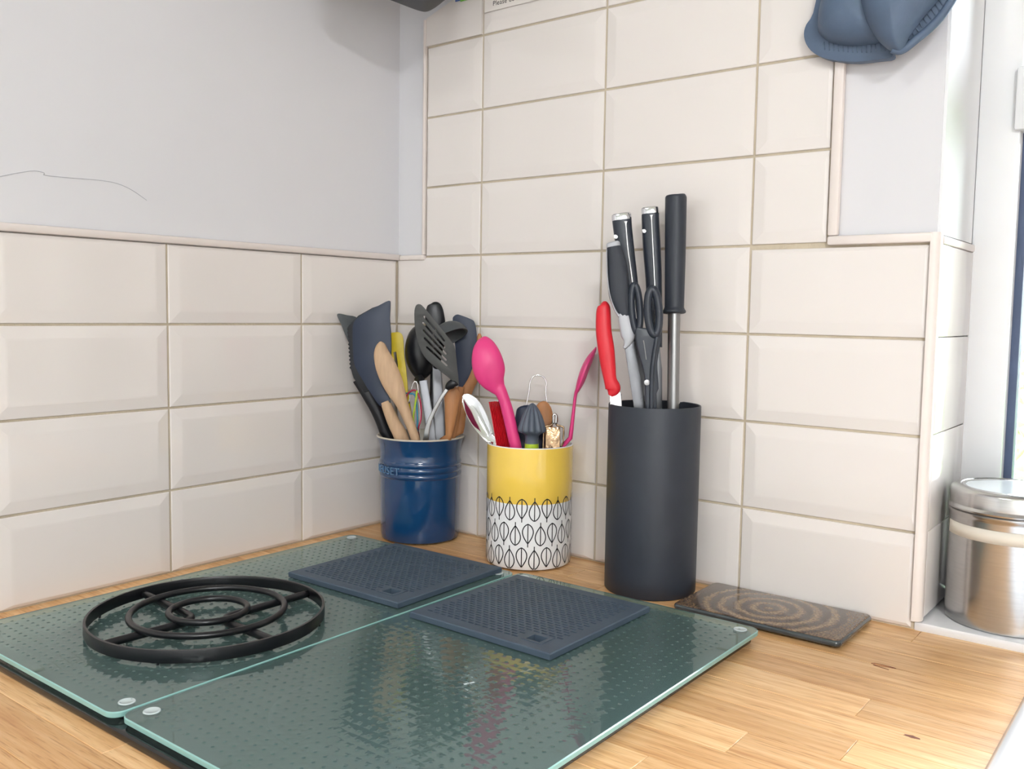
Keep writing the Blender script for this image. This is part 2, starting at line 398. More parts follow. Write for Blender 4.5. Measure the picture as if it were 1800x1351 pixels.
box('wall_right', (3.0, -3.2, FLOORZ), (3.12, .3, CEIL), M['room'], kind='structure')
# ceiling lamp, then a panel for the added fill lamp
for (lx, ly, lz), lab in ((LAMP, 'square white ceiling light panel nearer the tiled left wall'), (FILL_LAMP, 'added square white fill light panel on the ceiling nearer the window wall')):
    cl = empty('lamp_and_fill_panel', (lx, ly, CEIL), label=lab, cat='ceiling light', group='ceiling light panels')
    box('light_body', (lx-.28, ly-.28, 1.44), (lx+.28, ly+.28, 1.4995), M['upvc'], cl, .004)

# tiles
TC = {}
def tile_mesh(w_, h_, cut):
    key = (round(w_, 4), round(h_, 4), cut)
    if key in TC: return TC[key]
    B, E = .0135, .0015
    il, ir, ib, it = [(.004 if c else B) for c in cut]
    def ring(l, r, b_, t, n): return [(l, b_, n), (w_-r, b_, n), (w_-r, h_-t, n), (l, h_-t, n)]
    rs = [ring(0, 0, 0, 0, 0), ring(0, 0, 0, 0, .0030), ring(.0007, .0007, .0007, .0007, .0037),
          ring(il, ir, ib, it, .0052), ring(il+.002, ir+.002, ib+.002, it+.002, .0053)]
    vs = [p for r in rs for p in r]; fs = []
    for i in range(len(rs)-1):
        for j in range(4): fs.append((i*4+j, i*4+(j+1) % 4, i*4+4+(j+1) % 4, i*4+4+j))
    n = (len(rs)-1)*4; fs.append((n, n+1, n+2, n+3))
    me = mesh('tile', vs, fs, False); me.materials.append(M['tile']); TC[key] = me
    return me
def put_tile(wall, a0, a1, b0, b1, cut=(0,0,0,0), g=.0014):
    me = tile_mesh(a1-a0-2*g, b1-b0-2*g, cut)
    o = bpy.data.objects.new('tile', me); COL.objects.link(o); o.parent = wall
    j = random.uniform(-.0004, .0004)
    if wall is wallB: X, Y, N, O = Vector((1,0,0)), Vector((0,0,1)), Vector((0,-1,0)), Vector((a0+g, j, b0+g))
    else: X, Y, N, O = Vector((0,1,0)), Vector((0,0,1)), Vector((1,0,0)), Vector((j, a0+g, b0+g))
    mm = Matrix((X, Y, N)).transposed().to_4x4(); mm.translation = O
    o.matrix_world = mm @ Matrix.Rotation(random.uniform(-.0012, .0012), 4, 'X') @ Matrix.Rotation(random.uniform(-.0012, .0012), 4, 'Y')
# left wall: four rows
H0 = .4024
ycols = [0, -.190]
while ycols[-1] > -2.2: ycols.append(ycols[-1]-PT)
zr = [ROWS[0], ROWS[1], ROWS[2], ROWS[3], H0+.001]
for r in range(4):
    for c in range(len(ycols)-1):
        put_tile(wallA, ycols[c+1], ycols[c]-(.007 if c == 0 else 0), zr[r], zr[r+1], (0, 1 if c == 0 else 0, 1 if r == 0 else 0, 1 if r == 3 else 0))
box('grout', (0, ycols[-1], 0), (.0016, -.0005, H0), M['grout'], wallA)
# back wall
XB1, XB2, XB3, XE = .1673, .3703, .5733, .7685
cols = [(.0005, XB1), (XB1, XB2), (XB2, XB3), (XB3, XE)]
for r in range(9):
    z0, z1 = ROWS[r], ROWS[r+1]
    for c, (a, b_) in enumerate(cols):
        cut = [c == 0, 0, r == 0, 0]
        if c == 0 and r >= 4: a = .0605
        if c == 3 and r >= 4: b_ = .6615; cut[1] = 1
        if c == 3 and r < 4: cut[1] = 1
        if c == 0 and r in (7, 8):
            if r == 8: continue
            # tile cut away at an angle along the paint
            lp = [(a, z0+.0014), (b_-.0014, z0+.0014), (b_-.0014, z1-.0014), (.150, z1-.0014), (.111, .7695), (a, .7530)]
            lp = [(x, z_) for x, z_ in lp]
            n = len(lp); vs = [(x, 0, z_) for x, z_ in lp]+[(x, -.0060, z_) for x, z_ in lp]
            fs = [tuple(range(n)), tuple(range(n, 2*n))]+[(i, (i+1) % n, n+(i+1) % n, n+i) for i in range(n)]
            o = link('tile', mesh('tile', vs, fs), M['tile'], wallB, False); continue
        zt = z1
        if c == 3 and r == 3: zt = z1-.0035; cut[3] = 1
        put_tile(wallB, a, b_, z0, zt, tuple(int(x) for x in cut))
def grout_b():
    vs, fs = [], []
    for x0, x1, z0, z1 in ((.0005, .7705, 0, ROWS[4]), (.0605, .6615, ROWS[4], .7530), (.111, .6615, .7530, ROWS[9])):
        i = len(vs); vs.extend([(x0,-.0016,z0), (x1,-.0016,z0), (x1,-.0016,z1), (x0,-.0016,z1), (x0,0,z0), (x1,0,z0), (x1,0,z1), (x0,0,z1)])
        fs.extend([(i,i+1,i+2,i+3), (i+4,i+5,i+6,i+7), (i,i+1,i+5,i+4), (i+1,i+2,i+6,i+5), (i+2,i+3,i+7,i+6), (i+3,i,i+4,i+7)])
    return mesh('grout', vs, fs)
link('grout', grout_b(), M['grout'], wallB, False)
# trims along the tile edges
box('trim_1', (.0002, -2.2, H0+.0005), (.0085, -.0005, H0+.0095), M['trim'], bev=.0022, kind='structure', label='cream edging strip along the left tile top')
box('trim_2', (.009, -.0078, H0+.0005), (.0600, -.0002, H0+.0080), M['trim'], bev=.0020, kind='structure', label='short edging strip in the corner')
box('trim_3', (.0555, -.0078, H0+.0080), (.0602, -.0002, .752), M['trim'], bev=.0016, kind='structure', label='thin upright edging strip beside the corner')
box('trim_4', (.6625, -.0092, .4150), (.6735, -.0002, 1.02), M['trim'], bev=.0024, kind='structure', label='upright cream edging strip beside the grey panel')
box('trim_5', (.6625, -.0092, .4050), (.7700, -.0002, .4150), M['trim'], bev=.0024, kind='structure', label='level cream edging strip under the grey panel')
def quad_trim():
    pts = []; n = 8; r = .0085
    for i in range(n+1):
        a = math.pi/2*i/n; pts.append((.7690+r*math.sin(a)*1.0, -r*math.cos(a)))
    loop = [(.7680, -.0085)]+pts+[(.7775, .004), (.7690, .004)]
    return prism('trim_6', loop, .0102, .4150, M['trim'], None, ret=True)
link('trim_6', quad_trim(), M['trim'], None, True, kind='structure', label='rounded upright corner strip at the window recess')

# window recess: tiled lower cheek, white upper cheek
RY = .145
wn = empty('window_1', (WX0, RY, .01), kind='structure', label='white framed window in a deep recess')
box('recess_plaster', (WX0-.006, .0015, .4135), (WX0-.001, .30, WZ1), M['white_paint'], wallB)
TX = WX0+.0015
for i, (z0, z1) in enumerate(((.012, .105), (.105, .2065), (.2065, .308), (.308, .4035))):
    o = box('tile', (WX0-.004, .006, z0+.0003), (TX, RY+.012, z1-.0003), M['tile'], wallB, .0012)
box('recess_edging', (WX0-.004, .004, .4035), (TX+.0015, RY+.012, .4120), M['trim'], wallB, .002)
sl = empty('window_sill', (WX0, 0, 0), kind='structure', label='white tiled window sill level with the worktop')
for i in range(7):
    x0 = WX0-.006+i*.19
    box('tile', (x0+(.0008 if i else 0), -.004, -.001), (min(x0+.1892, WX1), RY+.012, .0092), M['ceramic'], sl, .0022)
# frame
FX = [WX0-.001, .8185]
def fbox(n, x0, x1, z0, z1, y0=RY, y1=RY+.055, mt='upvc', bev=.003): return box(n, (x0, y0, z0), (x1, y1, z1), M[mt], wn, bev)
ZT0, ZT1 = .5355, .604
XM = 1.42
fbox('jamb', FX[0], FX[1], .0095, WZ1); fbox('jamb', WX1-.045, WX1, .0095, WZ1); fbox('mullion', XM-.035, XM+.035, .052, WZ1-.045)
fbox('bottom_rail', FX[1], WX1-.045, .0095, .052); fbox('head_rail', FX[1], WX1-.045, WZ1-.045, WZ1)
for xa, xb in ((FX[1], XM-.035), (XM+.035, WX1-.045)):
    fbox('transom', xa-(.006 if xa < 1 else 0), xb, ZT0, ZT1, RY-.008)
    for za, zb in ((.052, ZT0), (ZT1, WZ1-.045)):
        y0, y1, g = RY+.016, RY+.040, .0085
        bead = ((xa, xa+g, za, zb), (xb-g, xb, za, zb), (xa+g, xb-g, za, za+g), (xa+g, xb-g, zb-g, zb))
        for x0, x1, z0, z1 in bead: fbox('gasket', x0, x1, z0, z1, y0, y1, 'gasket', .0008)
        fbox('pane', xa+g, xb-g, za+g, zb-g, RY+.026, RY+.030, 'pane', 0)
# crack in the plaster
cr = crs([(0,310),(30,304),(60,300),(78,304),(80,308),(130,313),(170,316),(205,322),(232,334),(258,352)], 4)
tube('crack', [on(u, v, 0, .0002) for u, v in cr], .00035, pm('crack_line', rgb(186,186,192), .8), wallA, ns=6, sub=1)

# garden outside
box('lawn', (-6, .6, -1.3), (8, 14, -1.2), M['lawn'], kind='structure', label='grass outside the window')
def shrub(name, cx, cy, w_, h_, n, label):
    vs, fs = [], []
    for i in range(n):
        a = random.uniform(0, 6.28); rr = w_*math.sqrt(random.random()); bx, by = cx+rr*math.cos(a), cy+rr*math.sin(a)*.6
        z0 = random.uniform(-1.2, h_); ln = random.uniform(.14, .30); dr_ = random.uniform(0, 6.28); tl = random.uniform(-.3, 1.0)
        d = Vector((math.cos(dr_)*math.cos(tl), math.sin(dr_)*math.cos(tl), math.sin(tl))); s = d.cross(Vector((0,0,1))).normalized()*random.uniform(.012, .028)
        b = Vector((bx, by, z0)); k = len(vs); up = Vector((0,0,.012))
        vs.extend([b, b+d*ln*.5+s+up, b+d*ln, b+d*ln*.5-s+up, b+d*ln*.5-up*.6]); fs.extend([(k,k+1,k+4), (k+1,k+2,k+4), (k+2,k+3,k+4), (k+3,k,k+4)])
    o = empty(name, (cx, cy, -1.2), label=label, cat='shrub')
    link('foliage', mesh(name, vs, fs, False), M['leaf'], o, False, kind='stuff')
    tube('stem', [(cx, cy, -1.2), (cx+.02, cy, -.6), (cx-.02, cy+.02, 0)], .03, M['brownwood'], o)
shrub('garden_shrub', .55, 1.7, .7, .55, 1500, 'pale green leafy shrub just outside the window')
shrub('garden_shrub', 2.45, 2.2, .8, .5, 700, 'leafy shrub outside, further along the window')

# ------------------------------------------------------------------ worktop
wt = empty('worktop', (0, 0, 0), label='oiled oak block worktop made of narrow staves', cat='worktop')
SX0, SX1, SY0, SY1 = .892, 1.42, -.56, -.085
edge = -.739
y = -.0005; k = 0
while y > edge+.005:
    wd = .0425; y2 = max(edge, y-wd)
    segs = [(.0005, 2.6)] if not (y2 < SY1 and y > SY0) else [(.0005, SX0+.004), (SX1-.004, 2.6)]
    for xa, xb in segs:
        x = xa; first = True
        while x < xb-.001:
            L = random.uniform(.10, .5) if first else random.uniform(.28, .62); first = False
            xe = min(xb, x+L)
            if xb-xe < .08: xe = xb
            o = box('plank', (x-x, 0, 0), (xe-x-.0003, y-y2-.0003, .038), M['oak'], wt, .0004, 1)
            o.location = (x, y2, -.038); x = xe
    y = y2
for u, v, rx, ry in ((1552,1171,.011,.0045), (1603,1294,.006,.0022)):
    c = on(u, v, 2, 0.0002); lp = [(c.x+rx*math.cos(a*.5236)*(1+.25*math.sin(a*3)), c.y+ry*math.sin(a*.5236)*(1+.2*math.cos(a*2))) for a in range(12)]
    if u > 1600: prism('knot', lp, -.0005, .00015, M['knot'], wt)
    else: tube('knot', [(c.x-rx, c.y+.001, .0), (c.x-.5*rx, c.y+ry, .0), (c.x+rx, c.y+ry*.7, .0), (c.x-.8*rx, c.y-.2*ry, .0), (c.x+.6*rx, c.y-ry, .0)], .00045, M['knot'], wt, ns=6)
cb = empty('base_cabinet', (0, edge+.03, FLOORZ), label='white base cabinets under the oak worktop', cat='cabinet')
box('carcass', (.002, edge+.05, FLOORZ+.1), (SX0-.03, -.004, -.0385), M['cab'], cb)
box('carcass', (SX1+.05, edge+.05, FLOORZ+.1), (2.58, -.004, -.0385), M['cab'], cb)
box('carcass', (SX0-.03, edge+.05, FLOORZ+.1), (SX1+.05, -.004, -.30), M['cab'], cb)
box('plinth', (.002, edge+.1, FLOORZ), (2.58, -.004, FLOORZ+.1), M['cab'], cb)
for i in range(4):
    dd = box('door', (.006+i*.645, edge+.029, FLOORZ+.11), (.645+i*.645, edge+.049, -.045), M['cab'], cb, .002)
    tube('handle', [(.30+i*.645, edge+.029, -.10), (.30+i*.645, edge+.005, -.10), (.36+i*.645, edge+.003, -.10), (.42+i*.645, edge+.005, -.10), (.42+i*.645, edge+.029, -.10)], .004, M['steel'], dd)
# sink
def sink_mesh():
    rings = []
    def rr(ins, zz, rad): return [(x, y_, zz) for x, y_ in rrect(SX0+ins, SX1-ins, SY0+ins, SY1-ins, rad)]
    rings = [rr(.006, -.25, .02), rr(0, -.02, .02), rr(-.001, .000, .02), rr(.003, .0045, .02), rr(.010, .0055, .022), rr(.020, .004, .024), rr(.025, -.004, .026), rr(.028, -.18, .03), rr(.05, -.20, .03)]
    n = len(rings[0]); vs = [p for r in rings for p in r]; fs = []
    for i in range(len(rings)-1):
        for j in range(n): fs.append((i*n+j, i*n+(j+1) % n, (i+1)*n+(j+1) % n, (i+1)*n+j))
    fs.append(tuple(range((len(rings)-1)*n, len(rings)*n))); fs.append(tuple(range(n)))
    return mesh('basin', vs, fs)
sk = empty('kitchen_sink', (SX0, SY0, -.25), label='white ceramic sink let into the worktop at the frame edge', cat='sink')
link('basin', sink_mesh(), M['ceramic'], sk, True)
lathe('drain', [(.0, -.1985), (.03, -.1985), (.034, -.197), (.034, -.1995)], M['steel'], sk, ((SX0+SX1)/2, (SY0+SY1)/2, 0), 32)

# ------------------------------------------------------------------ hob and glass boards
hb = empty('ceramic_hob', (.36, -.405, 0), label='black glass hob lying under the two glass boards', cat='hob')
prism('glass_top', rrect(.0685, .6545, -.6625, -.150, .006), .0004, .0068, M['hob'], hb, .0014)
for cx, cy, r in ((.21, -.28, .075), (.21, -.52, .1), (.49, -.28, .1), (.49, -.52, .075)):
    lathe('cooking_zone', [(r, .0068), (r+.0012, .00695), (r+.0024, .0068)], M['darkgrey'], hb, (cx, cy, 0), 64)
def board_mesh(x0, x1, y0, y1, z0, z1, rad):
    """flat sheet whose top carries a square lattice of small raised dots"""
    p = .0104; bd_ = .0095
    nx, ny = int((x1-x0-2*bd_)/p), int((y1-y0-2*bd_)/p)
    ox, oy = (x0+x1-nx*p)/2, (y0+y1-ny*p)/2
    vs, fs, cache = [], [], {}
    def V(x, y_, z_):
        k = (round(x, 6), round(y_, 6), round(z_, 6))
        if k not in cache: cache[k] = len(vs); vs.append((x, y_, z_))
        return cache[k]
    rings = ((.0021, 0), (.0017, .00004), (.0010, .00042))
    for i in range(nx):
        for j in range(ny):
            cx, cy = ox+(i+.5)*p, oy+(j+.5)*p; h = p/2
            sq = [V(cx+a*h, cy+b_*h, z1) for a, b_ in ((1,0),(1,1),(0,1),(-1,1),(-1,0),(-1,-1),(0,-1),(1,-1))]
            prev = sq
            for r, dz in rings:
                k = len(vs); vs.extend((cx+r*math.cos(a*math.pi/4), cy+r*math.sin(a*math.pi/4), z1+dz) for a in range(8)); cur = list(range(k, k+8))
                fs.extend((prev[a], prev[(a+1) % 8], cur[(a+1) % 8], cur[a]) for a in range(8)); prev = cur
            c = len(vs); vs.append((cx, cy, z1+.00052)); fs.extend((prev[a], prev[(a+1) % 8], c) for a in range(8))
    X0, X1, Y0, Y1 = ox, ox+nx*p, oy, oy+ny*p; h = p/2
    sides = [[V(X1, Y0+k*h, z1) for k in range(2*ny+1)], [V(X1-k*h, Y1, z1) for k in range(2*nx+1)], [V(X0, Y1-k*h, z1) for k in range(2*ny+1)], [V(X0+k*h, Y0, z1) for k in range(2*nx+1)]]
    N = 8; e = .0008
    L0 = [V(x, y_, z1) for x, y_ in rrect(x0+e, x1-e, y0+e, y1-e, rad, N)]     # starts at right side, top corner
    nL = len(L0); mids = [k*(N+1)+N//2 for k in range(4)]                     # middle of corners: NE, NW, SW, SE
    for sd, (a, b_) in zip(sides, ((3, 0), (0, 1), (1, 2), (2, 3))):
        arc = []; k = mids[a]
        while True:
            arc.append(L0[k]);
            if k == mids[b_]: break
            k = (k+1) % nL
        fs.append(tuple(arc+sd[::-1]))
    ntop = len(fs)
    L1 = [V(x, y_, z1-e) for x, y_ in rrect(x0, x1, y0, y1, rad+e, N)]; L2 = [V(x, y_, z0+e) for x, y_ in rrect(x0, x1, y0, y1, rad+e, N)]; L3_ = [V(x, y_, z0) for x, y_ in rrect(x0+e, x1-e, y0+e, y1-e, rad, N)]
    for A, B in ((L0, L1), (L1, L2), (L2, L3_)):
        fs.extend((A[k], B[k], B[(k+1) % nL], A[(k+1) % nL]) for k in range(nL))
    fs.append(tuple(L3_[::-1]))
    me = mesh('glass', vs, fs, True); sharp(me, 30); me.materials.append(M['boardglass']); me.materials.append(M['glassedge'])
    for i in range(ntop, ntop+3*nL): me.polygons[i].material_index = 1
    return me
BZ0, BZ1 = .0095, .0145
boards = []
for nm, x0, x1, y0, y1, lab in (('l', .0640, .3545, -.6595, -.1515, 'clear green glass board beside the tiled left wall, under the trivet'),
                                ('r', .3570, .6615, -.6560, -.1455, 'clear green glass board nearest the knife holder, dotted surface')):
    bd = empty('glass_board', ((x0+x1)/2, (y0+y1)/2, BZ0), label=lab, cat='glass board', group='glass hob boards')
    link('glass', board_mesh(x0, x1, y0, y1, BZ0, BZ1, .011), M['boardglass'], bd, True)
    for fx, fy in ((x0+.014, y0+.020), (x1-.014, y0+.020), (x0+.014, y1-.014), (x1-.016, y1-.016)):
        lathe('foot', [(0, .0069), (.0052, .0069), (.0064, .0075), (.0068, .0094), (.0068, BZ1), (.0064, BZ1+.0005), (.0054, BZ1+.0006), (.0050, BZ1+.0003), (0, BZ1+.0003)], M['rubberfoot'], bd, (fx, fy, 0), 28)

# ------------------------------------------------------------------ silicone mats
def mat_mesh(S, hole):
    """square mat: rows of recessed slots in a brick bond, one square hole near a corner"""
    vs, fs = [], []; T, D, mg = .006, .0045, .0105
    def quad(a, b_, c, d): i = len(vs); vs.extend([a, b_, c, d]); fs.append((i, i+1, i+2, i+3))
    def top(x0, x1, y0, y1, zz=T):
        if x1-x0 > 1e-6 and y1-y0 > 1e-6: quad((x0,y0,zz), (x1,y0,zz), (x1,y1,zz), (x0,y1,zz))
    hx0, hx1, hy0, hy1 = hole
    pr_, sw, px_, sl_ = .0056, .0027, .0092, .0068
    nrow = int((S-2*mg)/pr_); y0 = (S-nrow*pr_)/2
    e = .0012
    top(e, S-e, e, y0); top(e, S-e, y0+nrow*pr_, S-e)
    for r in range(nrow):
        ya = y0+r*pr_; yb, yc = ya+(pr_-sw)/2, ya+(pr_+sw)/2; yd = ya+pr_
        inh = yd > hy0-.002 and ya < hy1+.002
        for lo, hi in ((ya, yb), (yc, yd)):
            if inh: top(e, hx0-.004, lo, hi); top(hx1+.004, S-e, lo, hi)
            else: top(e, S-e, lo, hi)
        x = mg+(px_/2 if r % 2 else 0); last = e
        lim = S-mg
        while x+sl_ < lim:
            if inh and x+sl_ > hx0-.006 and x < hx1+.006: x += px_; continue
            if inh and last < hx0 and x > hx1: top(last, hx0-.004, yb, yc); last = hx1+.004
            top(last, x, yb, yc); z_ = T-D+.001
            top(x, x+sl_, yb, yc, z_)
            quad((x,yb,T), (x,yb,z_), (x+sl_,yb,z_), (x+sl_,yb,T)); quad((x,yc,T), (x+sl_,yc,T), (x+sl_,yc,z_), (x,yc,z_))
            quad((x,yb,T), (x,yc,T), (x,yc,z_), (x,yb,z_)); quad((x+sl_,yb,T), (x+sl_,yb,z_), (x+sl_,yc,z_), (x+sl_,yc,T))
            last = x+sl_; x += px_
        if inh and last < hx0: top(last, hx0-.004, yb, yc); last = hx1+.004
        top(last, S-e, yb, yc)
    # raised border of the hole, rounded outer edge, underside
    rows = [i for i in range(nrow) if y0+(i+1)*pr_ > hy0-.002 and y0+i*pr_ < hy1+.002]
    ha, hb_ = y0+rows[0]*pr_, y0+(rows[-1]+1)*pr_
    top(hx0-.004, hx1+.004, ha, hy0, T+.0006); top(hx0-.004, hx1+.004, hy1, hb_, T+.0006); top(hx0-.004, hx0, hy0, hy1, T+.0006); top(hx1, hx1+.004, hy0, hy1, T+.0006)
    for (ax, ay, bx, by) in ((hx0,hy0,hx1,hy0), (hx1,hy0,hx1,hy1), (hx1,hy1,hx0,hy1), (hx0,hy1,hx0,hy0)): quad((ax,ay,T+.0006), (bx,by,T+.0006), (bx,by,0), (ax,ay,0))
    X0, X1, Y0, Y1 = hx0-.004, hx1+.004, ha, hb_
    for (ax, ay, bx, by) in ((X0,Y0,X1,Y0), (X1,Y0,X1,Y1), (X1,Y1,X0,Y1), (X0,Y1,X0,Y0)): quad((ax,ay,T), (bx,by,T), (bx,by,T+.0006), (ax,ay,T+.0006))
    cs = [(0,0), (S,0), (S,S), (0,S)]; ci = [(e,e), (S-e,e), (S-e,S-e), (e,S-e)]
    for i in range(4):
        a, b_ = cs[i], cs[(i+1) % 4]; c, d = ci[(i+1) % 4], ci[i]
        quad((*a, T-.001), (*b_, T-.001), (*c, T), (*d, T)); quad((*a, 0), (*b_, 0), (*b_, T-.001), (*a, T-.001))
    top(0, hx0, 0, S, 0); top(hx1, S, 0, S, 0); top(hx0, hx1, 0, hy0, 0); top(hx0, hx1, hy1, S, 0)
    me = mesh('mat', vs, fs, False); bm = bmesh.new(); bm.from_mesh(me); bmesh.ops.remove_doubles(bm, verts=bm.verts, dist=1e-6); bmesh.ops.recalc_face_normals(bm, faces=bm.faces); bm.to_mesh(me); bm.free()
    return me
MS = .1775
mat_me = mat_mesh(MS, (MS-.040, MS-.024, .016, .030))
MZ = BZ1+.0009
for x, y_, rz, lab in ((.1655, -.3425, .012, 'dark grey slotted silicone mat on the board behind the trivet'), (.3715, -.3520, -.010, 'grey-blue slotted silicone mat in front of the patterned pot')):
    o = link('silicone_mat', mat_me, M['silicone'], None, False, label=lab, cat='mat', group='silicone mats')
    o.location = (x, y_, MZ); o.rotation_euler = (0, 0, rz)

# ------------------------------------------------------------------ trivet
TVC = (.229, -.4912); TB = BZ1+.0026
tv = empty('iron_trivet', (*TVC, BZ1), label='round black iron trivet with concentric rings', cat='trivet')
R = .1133
lathe('outer_band', [(R-.0024, TB), (R, TB), (R+.0002, TB+.0006), (R+.0002, TB+.0110), (R, TB+.0116), (R-.0024, TB+.0116), (R-.0027, TB+.0110), (R-.0027, TB+.0006)], M['iron'], tv, (*TVC, 0), 128, closed=True)
for r, rad, zz in ((.0735, .0033, TB+.0100), (.0372, .0033, TB+.0100)):
    tube('ring', [(TVC[0]+r*math.cos(a*math.pi/16), TVC[1]+r*math.sin(a*math.pi/16), zz) for a in range(32)], rad, M['iron'], tv, 12, True, 3)
zr_ = TB+.0048
def rel(u, v): p = on(u, v, 2, zr_); return (p.x, p.y, zr_)
for e1, ap, e2, sg in (((254.7,1044), (347,1088), (187,1131), 1), ((530.7,1045), (383.5,1088), (475,1123), -1)):
    a, b_, c = Vector(rel(*e1)), Vector(rel(*ap)), Vector(rel(*e2))
    def cl_(p):
        d = (p-Vector((*TVC, zr_))); d.z = 0; return Vector((*TVC, zr_))+d.normalized()*(R-.003)
    a, c = cl_(a), cl_(c)
    da, dc = (a-b_).normalized(), (c-b_).normalized()
    tube('crossbar', [a, a*.6+b_*.4, b_+da*.022, b_+da*.009+dc*.002, b_+dc*.009+da*.002, b_+dc*.022, c*.6+b_*.4, c], .0039, M['iron'], tv, 12, False, 5)
for a in (.6, 2.17, 3.74, 5.31):
    lathe('foot', [(0, BZ1+.0005), (.0012, BZ1+.0005), (.0014, BZ1+.0010), (.0014, TB+.001), (0, TB+.001)], M['iron'], tv, (TVC[0]+(R-.0013)*math.cos(a), TVC[1]+(R-.0013)*math.sin(a), 0), 16)

# ------------------------------------------------------------------ blue stoneware pot
BJ = (.1042, -.0572)
bj = empty('utensil_pot', (*BJ, 0), label='glossy blue stoneware pot with ribs and raised lettering', cat='pot')
pf = [(0, .0005), (.052, .0005), (.0555, .003), (.0570, .010), (.0572, .085), (.0572, .0915), (.0585, .0925), (.0592, .0955), (.0585, .0985), (.0575, .0998), (.0585, .1012), (.0592, .1042), (.0585, .1072), (.0575, .1085), (.0585, .1100), (.0590, .1125), (.0583, .1150), (.0574, .1165), (.0576, .126), (.0592, .137), (.0618, .1448), (.0628, .1472)]
lathe('body', pf, M['navyglaze'], bj, (*BJ, 0), 96)
bj.children[0].data.polygons[-1]
lathe('rim_lip', [(.0628, .1472), (.0632, .1482), (.0624, .1494), (.0606, .1492), (.0595, .1475), (.0560, .130), (.0525, .115), (.0520, .02), (.0, .012)], M['jarlip'], bj, (*BJ, 0), 96)
# drop the flat cap that closes the lathe at the top of the body
def drop_cap(o, zmin):
    bm = bmesh.new(); bm.from_mesh(o.data)
    bmesh.ops.delete(bm, geom=[f for f in bm.faces if len(f.verts) > 20 and min(v.co.z for v in f.verts) > zmin], context='FACES_ONLY'); bm.to_mesh(o.data); bm.free()
for o in bj.children: drop_cap(o, .1)
def text_mesh(txt, size):
    cu = bpy.data.curves.new('t', 'FONT'); cu.body = txt; cu.size = size; cu.extrude = .0004; cu.space_character = 1.08
    o = bpy.data.objects.new('t', cu); COL.objects.link(o); bpy.context.view_layer.update()
    me = bpy.data.meshes.new_from_object(o.evaluated_get(bpy.context.evaluated_depsgraph_get())); bpy.data.objects.remove(o); bpy.data.curves.remove(cu)
    bm = bmesh.new(); bm.from_mesh(me); bmesh.ops.triangulate(bm, faces=bm.faces); bmesh.ops.subdivide_edges(bm, edges=[e for e in bm.edges if e.calc_length() > .003], cuts=2); bm.to_mesh(me); bm.free()
    me.materials.clear(); return me
def wrap(me, c, r, z0, end_ang):
    xs = [v.co.x for v in me.vertices]; xm = max(xs)
    for v in me.vertices:
        a = end_ang-(xm-v.co.x)/r; rr = r+v.co.z
        z_ = z0+v.co.y; v.co = (c[0]+rr*math.cos(a), c[1]+rr*math.sin(a), z_)
    return me
vdir = math.atan2(EYE.y-BJ[1], EYE.x-BJ[0])
link('raised_lettering', wrap(text_mesh('LE CREUSET', .0150), BJ, .0596, .0985, vdir-math.radians(29)), M['letter'], bj, False)

# ------------------------------------------------------------------ things in the blue pot
JAR = (BJ[0], BJ[1], .0505, .152, .0535)
def put(name, label, cat='utensil', group='utensils in the blue pot', base=None):
    return empty(name, base or (BJ[0], BJ[1], .013), label=label, cat=cat, group=group)
def bc(x, y_): return (580+x/4.825, 510+y_/4.825)
# dark grey turner behind, far left
t = put('nylon_turner', 'dark grey pointed turner leaning furthest left in the blue pot')
flat('blade', [[(593,552),(611,554),(630,560),(646,590),(644,640),(634,646),(620,616),(608,590),(600,570)]], M['darkgrey'], t, d=1.307, dgrad=(.0004, 0), th=.0024)
loft('handle', [(636,640,1.308,7,.003), (660,690,1.318,5,.003), (690,760,1.33,5,.003), (706,840,1.335,5,.003), (712,930,1.335,5,.003)], M['blacknylon'], t)
# black serrated turner
t = put('serrated_turner', 'black turner with a toothed edge behind the navy spatula')
teeth = []
for i in range(22):
    vv = 578+i*3.4; uu = 611.5+(vv-578)*.065; teeth.append((uu+(1.4 if i % 2 else -1.2), vv))
flat('blade', [[(684,531),(655,541),(630,555),(614,572)]+teeth+[(622,664),(640,690),(668,680),(684,640),(688,590)]], M['blacknylon'], t, d=1.296, th=.003, smoothn=1)
loft('handle', [(634,664,1.297,15,.003), (650,694,1.300,13,.004), (666,728,1.305,11,.005), (679,768,1.310,9.5,.005), (694,840,1.315,8,.005), (702,930,1.315,7,.005)], M['blacknylon'], t)
# navy spatula, left
t = put('silicone_spatula', 'navy silicone spatula with wooden handle, left side of the blue pot')
flat('head', [[(684,529),(662,540),(638,553),(623,567),(621,590),(622,620),(625,643),(640,670),(655,694),(669,713),(678,711),(687,707),(680,682),(682,655),(688,625),(688,590),(686,560),(687,536)]], M['navysil'], t, d=1.280, th=.006, bev=.0022, smoothn=3)
loft('handle', [(677,706,1.277,8,.0055), (681,716,1.277,9.3,.0065), (692,742,1.280,11,.007), (706,771,1.283,12.5,.007), (720,830,1.290,12,.007), (728,930,1.30,11,.007)], M['palewood'], t)
# pale wooden spoon
t = put('wooden_spoon', 'pale beech spoon with narrow bowl, front left of the blue pot')
loft('spoon', [(668.5,600,1.266,1.5,.001), (669.5,606,1.266,8,.003), (671,622,1.266,14,.0045), (678,643,1.264,18,.005), (688,667,1.264,18.5,.005), (697,688,1.264,15.5,.005), (706.5,709,1.265,11,.0055), (718,738,1.267,8.5,.006), (729,769,1.268,8,.006), (742,840,1.272,8,.006), (748,930,1.285,7.5,.006)], M['palewood'], t, cup=-.001)
